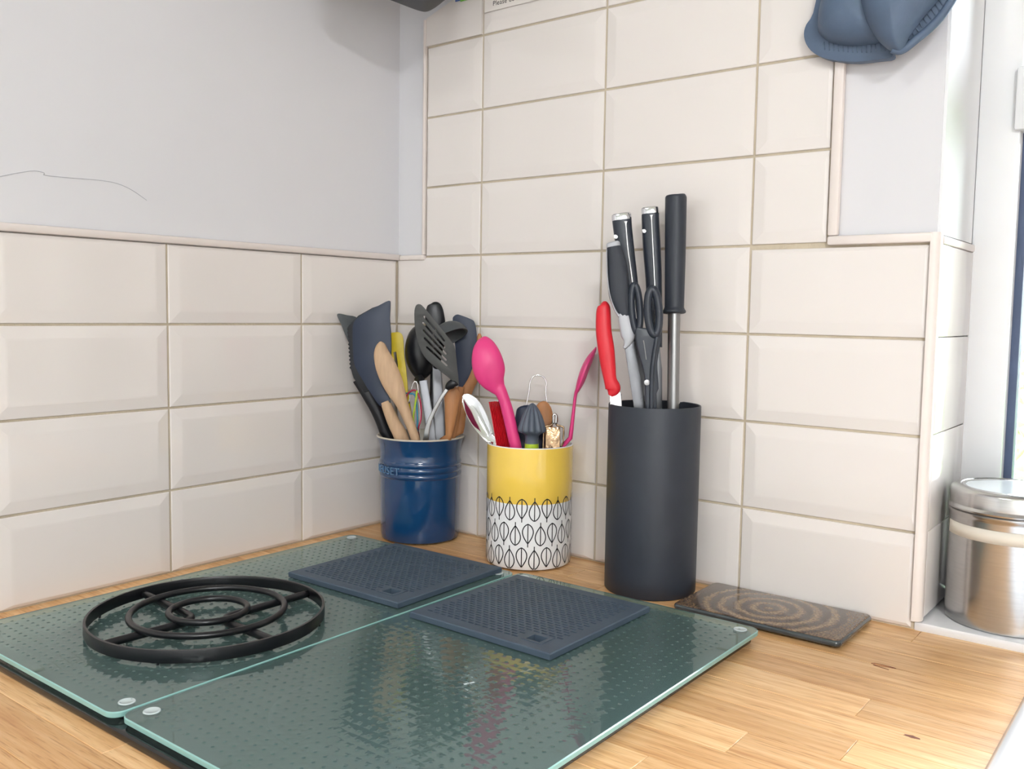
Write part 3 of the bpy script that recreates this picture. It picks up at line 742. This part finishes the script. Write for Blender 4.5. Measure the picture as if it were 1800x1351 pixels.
# yellow slotted piece
t = put('plastic_scraper', 'bright yellow slotted plastic scraper behind the beech spoon')
flat('blade', [[(687,588),(695,584),(704,585),(709,594),(711,624),(715,655),(717,690),(709,692),(700,668),(691,640),(687,612)], [(692,619),(697,618),(700,640),(700,650),(695,640)]], M['yellowpl'], t, d=1.335, th=.004, bev=.001)
loft('handle', [(713,684,1.335,4,.003), (720,730,1.333,4,.003), (728,800,1.33,4,.003), (730,930,1.325,4,.003)], M['yellowpl'], t)
# black round spoon with steel handle
t = put('serving_spoon', 'large black round serving spoon with flat steel handle')
dome('bowl', [bc(*p) for p in ((730,300),(670,360),(637,470),(640,570),(668,660),(720,735),(770,760),(830,730),(880,650),(885,500),(860,370),(800,295))], M['blacknylon'], t, 1.335, .020, th=.003)
loft('neck', [(*bc(745,735),1.326,8,.003), (*bc(770,765),1.318,7,.003), (*bc(785,800),1.314,5,.003)], M['blacknylon'], t)
loft('handle', [(*bc(790,766),1.313,7.4,.0012), (*bc(820,960),1.309,7.8,.0012), (*bc(850,1160),1.305,8,.0012), (765,840,1.305,8,.0012), (766,930,1.31,8,.0012)], M['barsteel'], t, expo=.35)
# black oval head behind the turner
t = put('nylon_spoon', 'black oval spoon head peeping over the slotted turner')
loft('spoon', [(762,531,1.346,2,.001), (763,535,1.346,11,.003), (764,548,1.346,16,.004), (765,565,1.346,17.5,.004), (764,590,1.346,13,.004), (763,620,1.343,6,.004), (760,700,1.335,5,.004), (752,930,1.33,5,.004)], M['blacknylon'], t)
# ladle with a shiny dome
t = put('soup_ladle', 'dark grey ladle with domed bowl and flat steel handle')
LC = P(*bc(1022,402), 1.267); ax = (RI*.40-UP*.88-FW*.26).normalized()
rb = 33*1.267/FPX
lathe('bowl', [(rb*math.sin(a), -rb*.86*math.cos(a)) for a in [i*math.pi/2/10 for i in range(11)]]+[((rb-.0022)*math.sin(a), -(rb-.0022)*.86*math.cos(a)) for a in [i*math.pi/2/10 for i in range(10, -1, -1)]], M['darkgrey'], t, LC, 48, axis=ax)
loft('neck', [(*bc(940,440),1.283,8,.003), (*bc(915,540),1.300,7,.003), (*bc(905,660),1.317,7,.003)], M['blacknylon'], t)
loft('handle', [(*bc(906,640),1.316,7.5,.0013), (*bc(918,900),1.314,9,.0013), (*bc(930,1250),1.312,10,.0013), (774,840,1.312,9,.0013), (772,930,1.312,8,.0013)], M['barsteel'], t, expo=.35)
# slotted turner
t = put('slotted_turner', 'grey slotted turner tilted across the front of the blue pot')
def slot(a, b_, hw=1.55):
    (x0, y0), (x1, y1) = bc(*a), bc(*b_); dx, dy = x1-x0, y1-y0; L = math.hypot(dx, dy); nx, ny = -dy/L*hw, dx/L*hw; ex, ey = dx/L*hw, dy/L*hw
    return [(x0+nx, y0+ny), (x1+nx, y1+ny), (x1+ex, y1+ey), (x1-nx, y1-ny), (x0-nx, y0-ny), (x0-ex, y0-ey)]
flat('blade', [[bc(*p) for p in ((716,200),(722,150),(738,122),(768,120),(800,148),(870,232),(980,368),(1050,462),(1066,520),(1078,640),(1094,800),(1062,790),(1010,742),(870,632),(800,560),(760,480),(735,390),(720,300))]]+[slot(a, b_) for a, b_ in (((800,222),(970,428)), ((790,275),(974,486)), ((793,338),(984,540)), ((802,405),(986,592)), ((822,482),(992,638)))],
     M['greynylon'], t, d=1.241, dgrad=(0, .0002), th=.0022, bev=.0005, smoothn=2)
loft('neck', [(*bc(1088,800),1.256,2,.002), (*bc(1050,790),1.256,8,.004), (*bc(1010,815),1.258,7,.004), (*bc(995,838),1.259,4,.003)], M['blacknylon'], t)
loft('handle', [(*bc(1005,822),1.259,3.6,.0012), (*bc(940,918),1.259,3.4,.0012), (*bc(880,1030),1.260,3.5,.0012), (*bc(838,1130),1.261,4,.0012), (*bc(815,1250),1.263,5,.0012), (746,830,1.27,5,.0012), (742,930,1.28,5,.0012)], M['dullsteel'], t, expo=.5)
# navy spatula, right
t = put('silicone_spatula', 'navy silicone spatula at the right side of the blue pot')
flat('head', [[bc(*p) for p in ((1042,250),(1052,222),(1078,207),(1110,213),(1200,248),(1228,275),(1243,350),(1246,440),(1232,560),(1205,670),(1160,770),(1105,838),(1088,790),(1078,640),(1066,500),(1052,360))]], M['navysil'], t, d=1.304, th=.004, bev=.002, smoothn=3)
loft('handle', [(810,680,1.294,6,.005), (804,715,1.296,7,.005), (798,770,1.30,7,.005), (790,840,1.305,7,.005), (782,930,1.31,7,.005)], M['brownwood'], t)
# two brown wooden spoons
t = put('wooden_spoon', 'orange-brown wooden spoon below the slotted turner')
loft('spoon', [(795.5,677,1.272,1.5,.001), (795.5,681,1.272,8,.003), (795,695,1.272,13.8,.004), (793.7,717,1.272,12,.005), (792,738,1.273,10,.005), (789.8,759,1.274,7,.005), (788.5,775,1.275,6.3,.005), (784,840,1.28,6,.005), (778,930,1.29,6,.005)], M['brownwood'], t)
t = put('wooden_spoon', 'brown wooden spoon behind the right navy spatula')
loft('spoon', [(843,586,1.306,2,.001), (842,600,1.306,7,.003), (838,630,1.306,12,.004), (832,655,1.305,13,.004), (822,681,1.304,11,.004), (814,710,1.302,8.5,.005), (810,740,1.30,8,.005), (807,775,1.30,8,.005), (797,840,1.30,8,.005), (788,930,1.30,7,.005)], M['brownwood'], t)
# colourful wires
t = put('wire_whisk', 'small whisk of coloured wires between the spoon handles')
def wire(pts, mt, d, r=.0012):
    q = [P(*bc(*p), d) for p in pts]; q.append(P(744, 840, d+.01)); tube('wire', q, r, M[mt], t, 8)
wire([(655,960),(650,905),(668,868),(715,846),(748,880),(772,980),(770,1100),(748,1215)], 'crimson', 1.288)
wire([(640,872),(680,876),(718,886),(735,960),(742,1100),(745,1215)], 'teal', 1.292)
wire([(738,850),(728,930),(716,1010),(708,1095),(730,1240)], 'lime', 1.286, .0014)
wire([(668,960),(690,840),(712,778),(740,790),(752,900),(765,1060),(758,1230)], 'chrome', 1.296, .0009)
loft('handle', [(742,800,1.296,5,.004), (746,860,1.30,6,.005), (750,930,1.305,6,.005)], M['crimson'], t)

JAR = None
# ------------------------------------------------------------------ yellow and white patterned pot
YJ = (.3013, -.0571)
yj = empty('patterned_pot', (*YJ, 0), label='pot with yellow top half and black leaf outlines on white', cat='pot')
ZB = .0862
lathe('white_base', [(0, .0005), (.050, .0005), (.0545, .0025), (.0562, .008), (.0563, .03), (.0563, ZB)], M['whitegl'], yj, (*YJ, 0), 96)
lathe('yellow_band', [(.0563, ZB), (.05645, ZB+.0003), (.0564, .12), (.0564, .1565)], M['yellowgl'], yj, (*YJ, 0), 96)
lathe('rim', [(.0564, .1565), (.0562, .1573), (.0552, .1577), (.0540, .1573), (.0532, .156), (.0530, .02), (0, .012)], M['whitegl'], yj, (*YJ, 0), 96)
for o in list(yj.children):
    bm = bmesh.new(); bm.from_mesh(o.data)
    kill = [f for f in bm.faces if len(f.verts) > 20 and sum(v.co.z for v in f.verts)/len(f.verts) > .05]
    bmesh.ops.delete(bm, geom=kill, context='FACES_ONLY'); bm.to_mesh(o.data); bm.free()
def leaf_print():
    vs, fs = [], []; r = .05645; n = 22
    def ribbon(pts, w_):
        m_ = len(pts); i0 = len(vs)
        for i, (s, z_) in enumerate(pts):
            a, b_ = pts[max(0, i-1)], pts[min(m_-1, i+1)]; dx, dz = b_[0]-a[0], b_[1]-a[1]; L = math.hypot(dx, dz) or 1
            for sg in (1, -1):
                ss, zz = s-dz/L*w_*sg, z_+dx/L*w_*sg; an = ss/.0563; rr = r+(.00022 if zz > ZB else .00012)
                vs.append((YJ[0]+rr*math.cos(an), YJ[1]+rr*math.sin(an), zz))
        for i in range(m_-1): fs.append((i0+2*i, i0+2*i+1, i0+2*i+3, i0+2*i+2))
    per = 2*math.pi*.0563/n
    for row, (zc, off) in enumerate(((.0795, 0), (.0480, .5), (.0175, 0.02))):
        for k in range(n):
            s0 = (k+off)*per+.003; up = 1 if k % 2 == 0 else -1
            jz = .0015*(1 if up > 0 else -1)
            hb, wd = .0125, .0068
            half = [(0, hb)]+[(wd*math.sin(math.pi*t_)**.85*(1-.15*math.cos(math.pi*t_)) if False else wd*(math.sin(math.pi*t_**.78))**.9, hb-2*hb*t_) for t_ in (.08,.18,.3,.42,.54,.66,.78,.88,.95)]+[(0, -hb)]
            for sg in (1, -1):
                q = crs([(s0+sg*x, zc+jz+up*z_) for x, z_ in half], 3)
                q = [p for p in q if p[1] > .0035]
                if len(q) > 2: ribbon(q, .00066)
            st = [(s0, zc+jz+up*hb*t_) for t_ in (.95, .3, -.4, -1.0, -1.38)]; st = [p for p in st if p[1] > .0035]
            if len(st) > 1: ribbon(st, .00060)
    return mesh('leaf_print', vs, fs, True)
link('leaf_print', leaf_print(), M['ink'], yj, False)

JAR = (YJ[0], YJ[1], .0520, .160, .0520)
def yc(x, y_): return (790+x/5.197, 560+y_/5.197)
def puty(name, label): return empty(name, (YJ[0], YJ[1], .013), label=label, cat='utensil', group='utensils in the patterned pot')
t = puty('steel_spoon', 'polished steel spoon leaning left out of the patterned pot')
loft('spoon', [(814,695,1.215,3,.001), (820,700,1.213,10,.0015), (830,714,1.21,15,.0015), (841,735,1.205,16,.0015), (853,757,1.20,12,.0015), (863,777,1.197,6,.0017), (874,800,1.193,4,.002), (890,850,1.19,4,.002), (900,900,1.19,4,.002), (905,955,1.19,4,.002)], M['chrome'], t, cup=.006, sub=5)
t = puty('pastry_brush', 'red silicone pastry brush with ribbed bristles')
for i in range(8):
    o_ = (i-3.5)*3.0
    loft('bristle', [(871+o_-.3, 705+abs(o_)*.1, 1.178, 1.4, .0035), (877+o_, 740, 1.178, 1.55, .004), (886+o_, 792, 1.178, 1.5, .004), (889+o_*.9, 812, 1.179, 1.5, .004)], M['red'], t, ns=8, sub=2)
loft('handle', [(888,806,1.18,11,.005), (894,850,1.182,8,.005), (900,955,1.188,7,.005)], M['red'], t)
t = puty('silicone_spoon', 'bright pink spoon showing the back of its bowl')
loft('spoon', [(849,592,1.166,2.5,.001), (850,595,1.165,9,.003), (851.5,604,1.162,17.5,.006), (853.5,618,1.159,24,.008), (857,637,1.158,28,.009), (861.5,655,1.159,27.5,.008), (867,669,1.161,22,.007), (874,680,1.163,15,.006), (880.5,689,1.163,11,.0062), (887,705,1.163,10,.0065), (893,726,1.163,10.4,.0068), (900,757,1.164,10.4,.0068), (907,788,1.166,10.2,.0068), (915,850,1.175,9,.006), (918,950,1.185,8,.006)], M['pink'], t, ns=20)
t = puty('wire_loop_tool', 'thin steel wire loop standing at the back of the patterned pot')
tube('wire', [P(*yc(*p), 1.205) for p in ((640,1900),(670,1400),(690,900),(703,785),(725,680),(735,585),(768,527),(815,515),(862,536),(886,592),(880,690),(898,800),(905,900),(900,1400),(880,1900))], .0010, M['chrome'], t, 8)
t = puty('wooden_spatula', 'round-topped brown wooden handle behind the citrus reamer')
loft('handle', [(953,705,1.200,2,.001), (953.5,707.5,1.200,8,.003), (954.5,715,1.200,13,.004), (955.5,728,1.200,16,.004), (956,750,1.198,15.5,.004), (954,800,1.195,12,.004), (948,955,1.19,8,.004)], M['brownwood'], t)
t = puty('nylon_scoop', 'dark navy scoop mostly hidden behind the citrus reamer')
loft('scoop', [(918,713,1.193,4,.001), (919,716,1.193,12,.003), (923,726,1.192,18,.004), (928,745,1.190,25,.004), (931,772,1.188,27,.004), (932,800,1.186,22,.004), (932,850,1.185,12,.004), (932,955,1.185,8,.004)], M['navysil'], t)
# citrus reamer
t = puty('citrus_reamer', 'grey ribbed citrus reamer with a lime green handle')
D = 1.160; base_ = P(934.5, 789, D); s = D/FPX
def reamer():
    vs, fs = [], []; n = 80; prof = [(.2,707.5),(3,708.5),(8,713),(13.5,721),(18.5,731),(22.5,742),(25,751),(25.6,755),(23.5,758.5),(16,761.5),(12.5,765),(11.6,772),(12.2,779)]
    for r, v in prof:
        z_ = (789-v)*s
        for j in range(n):
            a = 2*math.pi*j/n; fl = abs(math.sin(a*5)); k = (1-.17*(1-fl)**1.0) if v < 760 else 1
            vs.append(base_+Vector((r*s*k*math.cos(a), r*s*k*math.sin(a), z_)))
    for i in range(len(prof)-1):
        for j in range(n): fs.append((i*n+j, i*n+(j+1) % n, (i+1)*n+(j+1) % n, (i+1)*n+j))
    fs.append(tuple(range(n))); return sharp(mesh('reamer_head', vs, fs), 38)
link('reamer_head', reamer(), M['reamer'], t, True)
lathe('handle', [(0, .0085), (12.2*s, .0075), (12.6*s, -.002), (12*s, -.05), (9*s, -.105), (0, -.108)], M['lime'], t, base_, 32)
# small framed metal tool
t = puty('tea_infuser', 'small tarnished metal infuser in a wire frame')
tube('wire_frame', [P(*yc(*p), 1.158) for p in ((852,1500),(856,1190),(862,1010),(872,985),(930,972),(946,930),(946,885),(962,868),(980,885),(984,930),(976,966),(1030,985),(1044,1010),(1036,1190),(1028,1500))], .0012, M['copper'], t, 8)
flat('mesh_panel', [[yc(*p) for p in ((880,988),(1010,988),(1012,1180),(1008,1400),(878,1400),(876,1180))]], M['copper'], t, d=1.159, th=.0035, bev=.001, smoothn=1)
tube('hanging_eye', [P(*yc(*p), 1.156) for p in ((950,960),(948,890),(962,872),(976,890),(974,960))], .0014, M['steel'], t, 8)
t = puty('silicone_spatula', 'slim pink spatula seen edge-on, right side of the patterned pot')
loft('spatula', [(1047,611.5,1.176,1.2,.004), (1045,616,1.175,3,.010), (1037,630,1.174,6,.016), (1029,647,1.172,7.2,.019), (1021.5,668,1.170,6.8,.017), (1015.5,684,1.168,4.3,.010), (1011.5,695,1.168,2.9,.005), (1007,733,1.167,3.2,.004), (1000.5,784,1.168,4.2,.004), (986,860,1.175,4,.004), (972,955,1.18,4,.004)], M['pink'], t)

JAR = None
# ------------------------------------------------------------------ knife holder
KB = (.4837, -.057)
kb = empty('knife_holder', (*KB, 0), label='tall matt black cylinder holding knives and scissors', cat='knife block')
lathe('body', [(0, .0005), (.0530, .0005), (.0540, .002), (.0542, .02), (.0542, .2200), (.0538, .2214), (.0526, .2216), (.0519, .2208), (.0517, .205), (0, .205)], M['block'], kb, (*KB, 0), 112)
lathe('insert', [(0, .2040), (.0515, .2040), (.0515, .2072), (0, .2072)], M['blackin'], kb, (*KB, 0), 64)
def putk(name, label, cat='knife'): return empty(name, (KB[0], KB[1], .208), label=label, cat=cat, group='knives and tools in the black holder')
def kc(x, y_): return (1040+x/6.14, 520+y_/6.14)
t = putk('paring_knife', 'small knife with a curved bright red handle')
loft('handle', [(*kc(112,70),1.072,3,.002), (*kc(125,88),1.072,8.5,.005), (*kc(130,125),1.072,11.5,.0065), (*kc(127,200),1.072,13,.007), (*kc(130,380),1.072,13.8,.007), (*kc(155,560),1.072,14.5,.007), (*kc(178,750),1.072,13.2,.0065), (*kc(200,900),1.072,11.4,.006), (*kc(228,985),1.072,13.5,.0055), (*kc(226,1030),1.072,11,.0045), (*kc(200,1075),1.072,4,.003)], M['red'], t, expo=.8)
flat('blade', [[kc(*p) for p in ((196,1040),(300,1020),(322,1060),(326,1250),(318,1330),(215,1330),(200,1200))]], M['chrome'], t, d=1.0715, th=.0012, bev=.0002, smoothn=1)
t = putk('bread_knife', 'serrated knife with dark rubber grip and light grey collar')
loft('grip', [(1078,432,1.052,11.5,.008), (1082,450,1.052,15.5,.0095), (1085,472,1.052,17.8,.0095), (1087,500,1.052,18.8,.0095), (1090,524,1.052,18,.0095), (1095,543,1.052,13.5,.009), (1098,556,1.052,10,.0085)], M['rubbergrip'], t, expo=.75)
loft('end_cap', [(1077,425.5,1.052,10,.006), (1077.5,428,1.052,12,.008), (1078.5,434,1.052,12.4,.0088)], M['lightgrey'], t, expo=.75)
loft('collar', [(1087,540,1.0525,4,.006), (1096,556,1.052,10.2,.0085), (1100,572,1.052,11.5,.008), (1104,590,1.052,12.2,.0075), (1103,602,1.052,7,.006), (1097,612,1.052,2.5,.004)], M['lightgrey'], t, expo=.7)
loft('edge_line', [(1066.5,440,1.051,1.2,.006), (1067.5,480,1.050,1.2,.006), (1071.5,515,1.050,1.3,.006), (1079,540,1.051,2,.006), (1088,556,1.051,2.5,.006)], M['lightgrey'], t)
ser = []
for i in range(37):
    q_ = i/36; ser.append((1113.3+(1136.5-1113.3)*q_+(.9 if i % 2 else -.9), 592+(722-592)*q_))
flat('blade', [[(1098,612),(1104,606)]+ser+[(1134,730),(1116,730),(1113,707)]], M['barsteel'], t, d=1.053, th=.0014, bev=.0002, smoothn=1)
def steel_knife(label, pts, line, cap, d, bl):
    t = putk('chef_knife', label)
    loft('grip', [(u, v, d, w_, th) for u, v, w_, th in pts], M['knifegrip'], t, expo=.55, sub=4)
    loft('spine', [(u, v, d-.0112, 1.5 if i else 3.6, .0012) for i, (u, v) in enumerate(line)], M['chrome'], t, expo=.7)
    loft('end_cap', [(u, v, d, w_, th) for u, v, w_, th in cap], M['chrome'], t, expo=.55, sub=2)
    lathe('rivet', [(0, .0), (.0022, .0), (.0022, .0008), (0, .001)], M['chrome'], t, P(pts[1][0]-pts[1][2]*.72, pts[1][1]+14, d-.0108), 16, axis=tuple(-FW))
    flat('blade', [bl], M['barsteel'], t, d=d, th=.0018, bev=.0003, smoothn=1)
steel_knife('knife with steel-capped handle behind the bread knife', [(1093,386,17,.0105), (1094.5,402,16.6,.0108), (1098,430,16,.0108), (1102.5,462,15,.0105), (1107,493,14,.010), (1112,540,14,.010), (1118,600,15,.010)],
            [(1100,389), (1100.5,398), (1104,440), (1108,468), (1112,500), (1118,560)], [(1092,376.5,16.5,.0100), (1092.3,379,17.4,.0109), (1093.2,388,17.4,.0109)], 1.083, [(1106,598),(1134,598),(1142,730),(1124,730)])
steel_knife('knife with steel-capped handle between scissors and sharpening steel', [(1143,374,15.3,.0105), (1143.5,392,15.4,.0108), (1146,440,15.5,.0108), (1148.5,480,14.6,.0105), (1149.5,508,14,.010), (1150,560,14,.010), (1150,610,14,.010)],
            [(1145,378), (1145.5,388), (1148,440), (1150,480), (1151.5,520), (1152,570)], [(1142.5,365.5,14.8,.0100), (1142.7,368,15.6,.0109), (1143.3,377,15.6,.0109)], 1.088, [(1140,606),(1159,606),(1163.5,650),(1163.5,730),(1144,730)])
# scissors
t = putk('kitchen_scissors', 'black handled kitchen scissors between the knives', 'scissors')
for cu_, cv, hw, hh, rr_, d in ((1117.5,542,7.5,41,6.2,1.046), (1148.5,548,10.0,40,7.2,1.038)):
    q = [P(cu_+hw*math.cos(a*math.pi/8)+(.06*hh*math.sin(a*math.pi/8) if cu_ < 1130 else .05*hh*math.sin(a*math.pi/8)), cv+hh*math.sin(a*math.pi/8), d) for a in range(16)]
    tube('finger_loop', q, rr_*d/FPX, M['knifegrip'], t, 12, True, 4)
flat('shank', [[(1116,580),(1125,576),(1150,580),(1160.5,588),(1158,610),(1154,636),(1155,660),(1156.4,683),(1152.4,691),(1152.4,726),(1134.5,726),(1133,675),(1128,645),(1119,613)]], M['knifegrip'], t, d=1.045, th=.008, bev=.0026, smoothn=2)
loft('shank_ridge', [(1155,592,1.0362,3.5,.002), (1149,630,1.0362,4,.003), (1146,660,1.0362,4,.003), (1145,720,1.0362,4,.003)], M['knifegrip'], t)
lathe('pivot_screw', [(0, 0), (.0034, 0), (.0032, .0010), (0, .0016)], M['dullsteel'], t, P(1137, 672, 1.0372), 20, axis=tuple(-FW))
loft('lettering_groove', [(1131,598,1.0366,.9,.0006), (1134,616,1.0366,.9,.0006), (1136,632,1.0366,.9,.0006)], M['dullsteel'], t)
# sharpening steel
t = putk('sharpening_steel', 'sharpening steel with long grey round handle, tallest in the holder', 'sharpening steel')
loft('grip', [(1188.3,344,1.072,16,.0105), (1188.3,346,1.072,18.4,.0122), (1188,360,1.072,18.7,.0125), (1187,450,1.072,18,.012), (1185.5,530,1.072,17,.0114), (1185.3,541,1.072,17.4,.0116), (1185.2,546,1.072,20,.0134), (1185.2,549.5,1.072,20,.0134), (1185.2,551,1.072,17,.011)], M['block'], t, ns=28, sub=3)
loft('rod', [(1185,548,1.072,10.8,.0072), (1184.4,600,1.072,10.6,.0071), (1183,722,1.072,10.3,.0069)], M['dullsteel'], t, ns=20, sub=2)

# ------------------------------------------------------------------ ceramic pot stand by the wall
pc = on(1352, 1069, 2, .009)
st = empty('ceramic_stand', (.638, -.062, 0), label='brown speckled ceramic tile with a spiral ring glaze by the wall', cat='pot stand')
prism('slab_body', rrect(.5460, .7305, -.1180, -.0105, .007), .0022, .0092, pm('dark_glaze', rgb(62,68,70), .12, var=.2, scale=60, coat=.4), st, .0030, 3)
prism('ring_glaze', rrect(.5478, .7287, -.1162, -.0123, .006), .0080, .0096, coaster_mat(pc.x, pc.y), st, .0012, 3)
for fx, fy in ((.565, -.1), (.712, -.1), (.565, -.028), (.712, -.028)): lathe('foot', [(0, .0002), (.006, .0002), (.006, .0024), (0, .0024)], M['blackin'], st, (fx, fy, 0), 16)

# ------------------------------------------------------------------ steel canister on the sill
CC = (.8452, .0655); cz = .0093; cr_ = .0602
cn = empty('steel_canister', (*CC, cz), label='brushed steel canister with clear lid standing on the window sill', cat='canister')
lathe('body', [(0, 0), (cr_-.002, 0), (cr_, .0015), (cr_, .112), (cr_+.0004, .1145), (cr_+.0018, .1165), (cr_+.0018, .1185), (cr_, .1200), (cr_-.002, .121), (0, .121)], M['steel'], cn, (*CC, cz), 96)
ld = lathe('lid', [(cr_-.001, .1205), (cr_+.0022, .1205), (cr_+.0026, .1222), (cr_+.0012, .1238), (cr_, .1250), (cr_, .1385), (cr_-.0012, .1412), (cr_-.005, .1432), (cr_-.0095, .1437), (cr_-.0105, .1428), (cr_-.0125, .1432), (cr_-.0150, .1424), (cr_-.0150, .1400), (cr_-.002, .138)], M['steel'], cn, (*CC, cz), 96, closed=True)
lathe('lid_window', [(0, .1408), (cr_-.0150, .1408), (cr_-.0150, .1422), (0, .1422)], pm('lid_sky_sheen', rgb(222,228,230), .08, var=.02), cn, (*CC, cz), 64)  # whitish colour stands in for sky reflected in the clear lid
def band():
    vs, fs = [], []; n = 60; a0 = math.radians(205); a1 = math.radians(345)
    for i in range(n+1):
        a = a0+(a1-a0)*i/n
        for r, z_ in ((cr_+.0001, .0925), (cr_+.0005, .0925), (cr_+.0005, .1060), (cr_+.0001, .1060)): vs.append((CC[0]+r*math.cos(a), CC[1]+r*math.sin(a), cz+z_))
    for i in range(n):
        for j in range(4): fs.append((i*4+j, i*4+(j+1) % 4, i*4+4+(j+1) % 4, i*4+4+j))
    fs.extend([(0,1,2,3), (n*4, n*4+1, n*4+2, n*4+3)]); return mesh('paper_label', vs, fs)
link('paper_label', band(), M['paper'], cn, True)

# ------------------------------------------------------------------ silicone mitts hanging on the back wall
t = empty('silicone_mitt', on(1500, 60, 1, -.02), label='blue-grey silicone mitt hanging nearest the tiles', cat='oven mitt', group='hanging silicone mitts')
flat('back_shell', [[(1436,28),(1424,48),(1420,64),(1424,82),(1438,98),(1466,109),(1510,113),(1548,109),(1573,105),(1574,88),(1576,30),(1560,-40),(1500,-75),(1455,-40)]], M['mitt'], t, plane=(1, -.0075), th=.012, bev=.004, smoothn=3)
for i in range(15):
    u = 1450+i*8.2; tube('grip_rib', [on(u-1, 74+i*.2, 1, -.0190), on(u, 88+min(i, 6)*.8-max(0, i-9)*.8, 1, -.0190)], .0009, M['mitt'], t, 6, sub=1)
dome('front_shell', [(1437,48),(1444,63),(1460,74),(1490,79),(1525,77),(1545,72),(1562,50),(1566,0),(1545,-45),(1500,-65),(1462,-40),(1442,5)], M['mitt'], t, 0, .026, plane=(1, -.0240), th=.004, power=.6)
t = empty('silicone_mitt', on(1600, 40, 1, -.04), label='blue-grey silicone mitt overlapping in front, nearest the window', cat='oven mitt', group='hanging silicone mitts')
flat('back_shell', [[(1572,84),(1588,87),(1604,76),(1628,58),(1652,36),(1674,2),(1690,-40),(1650,-90),(1590,-60),(1565,0)]], M['mitt'], t, plane=(1, -.0245), th=.010, bev=.004, smoothn=3)
for i in range(10):
    u, v = 1588+i*7.5, 72-i*7.2; tube('grip_rib', [on(u-5, v-8, 1, -.0347), on(u+4, v+5, 1, -.0347)], .0007, M['mitt'], t, 6, sub=1)
dome('front_shell', [(1513,-6),(1518,22),(1530,50),(1546,74),(1562,87),(1577,91),(1586,84),(1600,58),(1624,26),(1648,-3),(1664,-45),(1620,-85),(1560,-80),(1520,-45)], M['mitt'], t, 0, .024, plane=(1, -.0440), th=.004, power=.6)
tube('lower_lip', [on(1568,86,1,-.044), on(1580,89,1,-.041), on(1592,84,1,-.036), on(1612,68,1,-.034), on(1636,48,1,-.034), on(1657,25,1,-.034), on(1676,-5,1,-.034), on(1690,-40,1,-.034)], .0042, M['mitt'], t, 12)
# ------------------------------------------------------------------ dark fitting above, notice and sticker
hd = empty('cooker_hood', (.2, -.2, .745), label='dark rounded underside of a fitting hung high in the corner', cat='cooker hood')
lp = crs([(.12,-.26),(.0893,-.22),(.0895,-.11),(.0896,-.066),(.0912,-.0517),(.0945,-.0453),(.1023,-.0438),(.1171,-.0482),(.1349,-.0559),(.1537,-.0651),(.18,-.078),(.20,-.095),(.20,-.15),(.18,-.24)], 4, True)
prism('underside', lp, .7450, .80, M['blacknylon'], hd, .004, 3)
prism('casing', [(.1+(x-.1)*.97+.004, -.1+(y_+.1)*.97) for x, y_ in lp], .801, .87, M['iron'], hd, .003, 2)
nb = empty('notice', (.24, -.007, .79), label='pale notice card on the tiles reading Please do not', cat='notice')
box('card', (.1725, -.0078, .7405), (.325, -.0070, .86), M['card'], nb)
tm = text_mesh('Please do not', .0092)
for v in tm.vertices: v.co = (.1875+v.co.x, -.0079-max(0, v.co.z)*.2, .7468+v.co.y)
link('printed_line', tm, M['ink'], nb, False)
sk_ = empty('sticker', (.14, -.007, .775), label='green and blue sticker on the tiles at the top', cat='sticker')
box('green_field', (.1275, -.0075, .7640), (.1625, -.0068, .85), M['green'], sk_)
box('blue_field', (.1180, -.0075, .7655), (.1274, -.0068, .85), M['blue'], sk_)
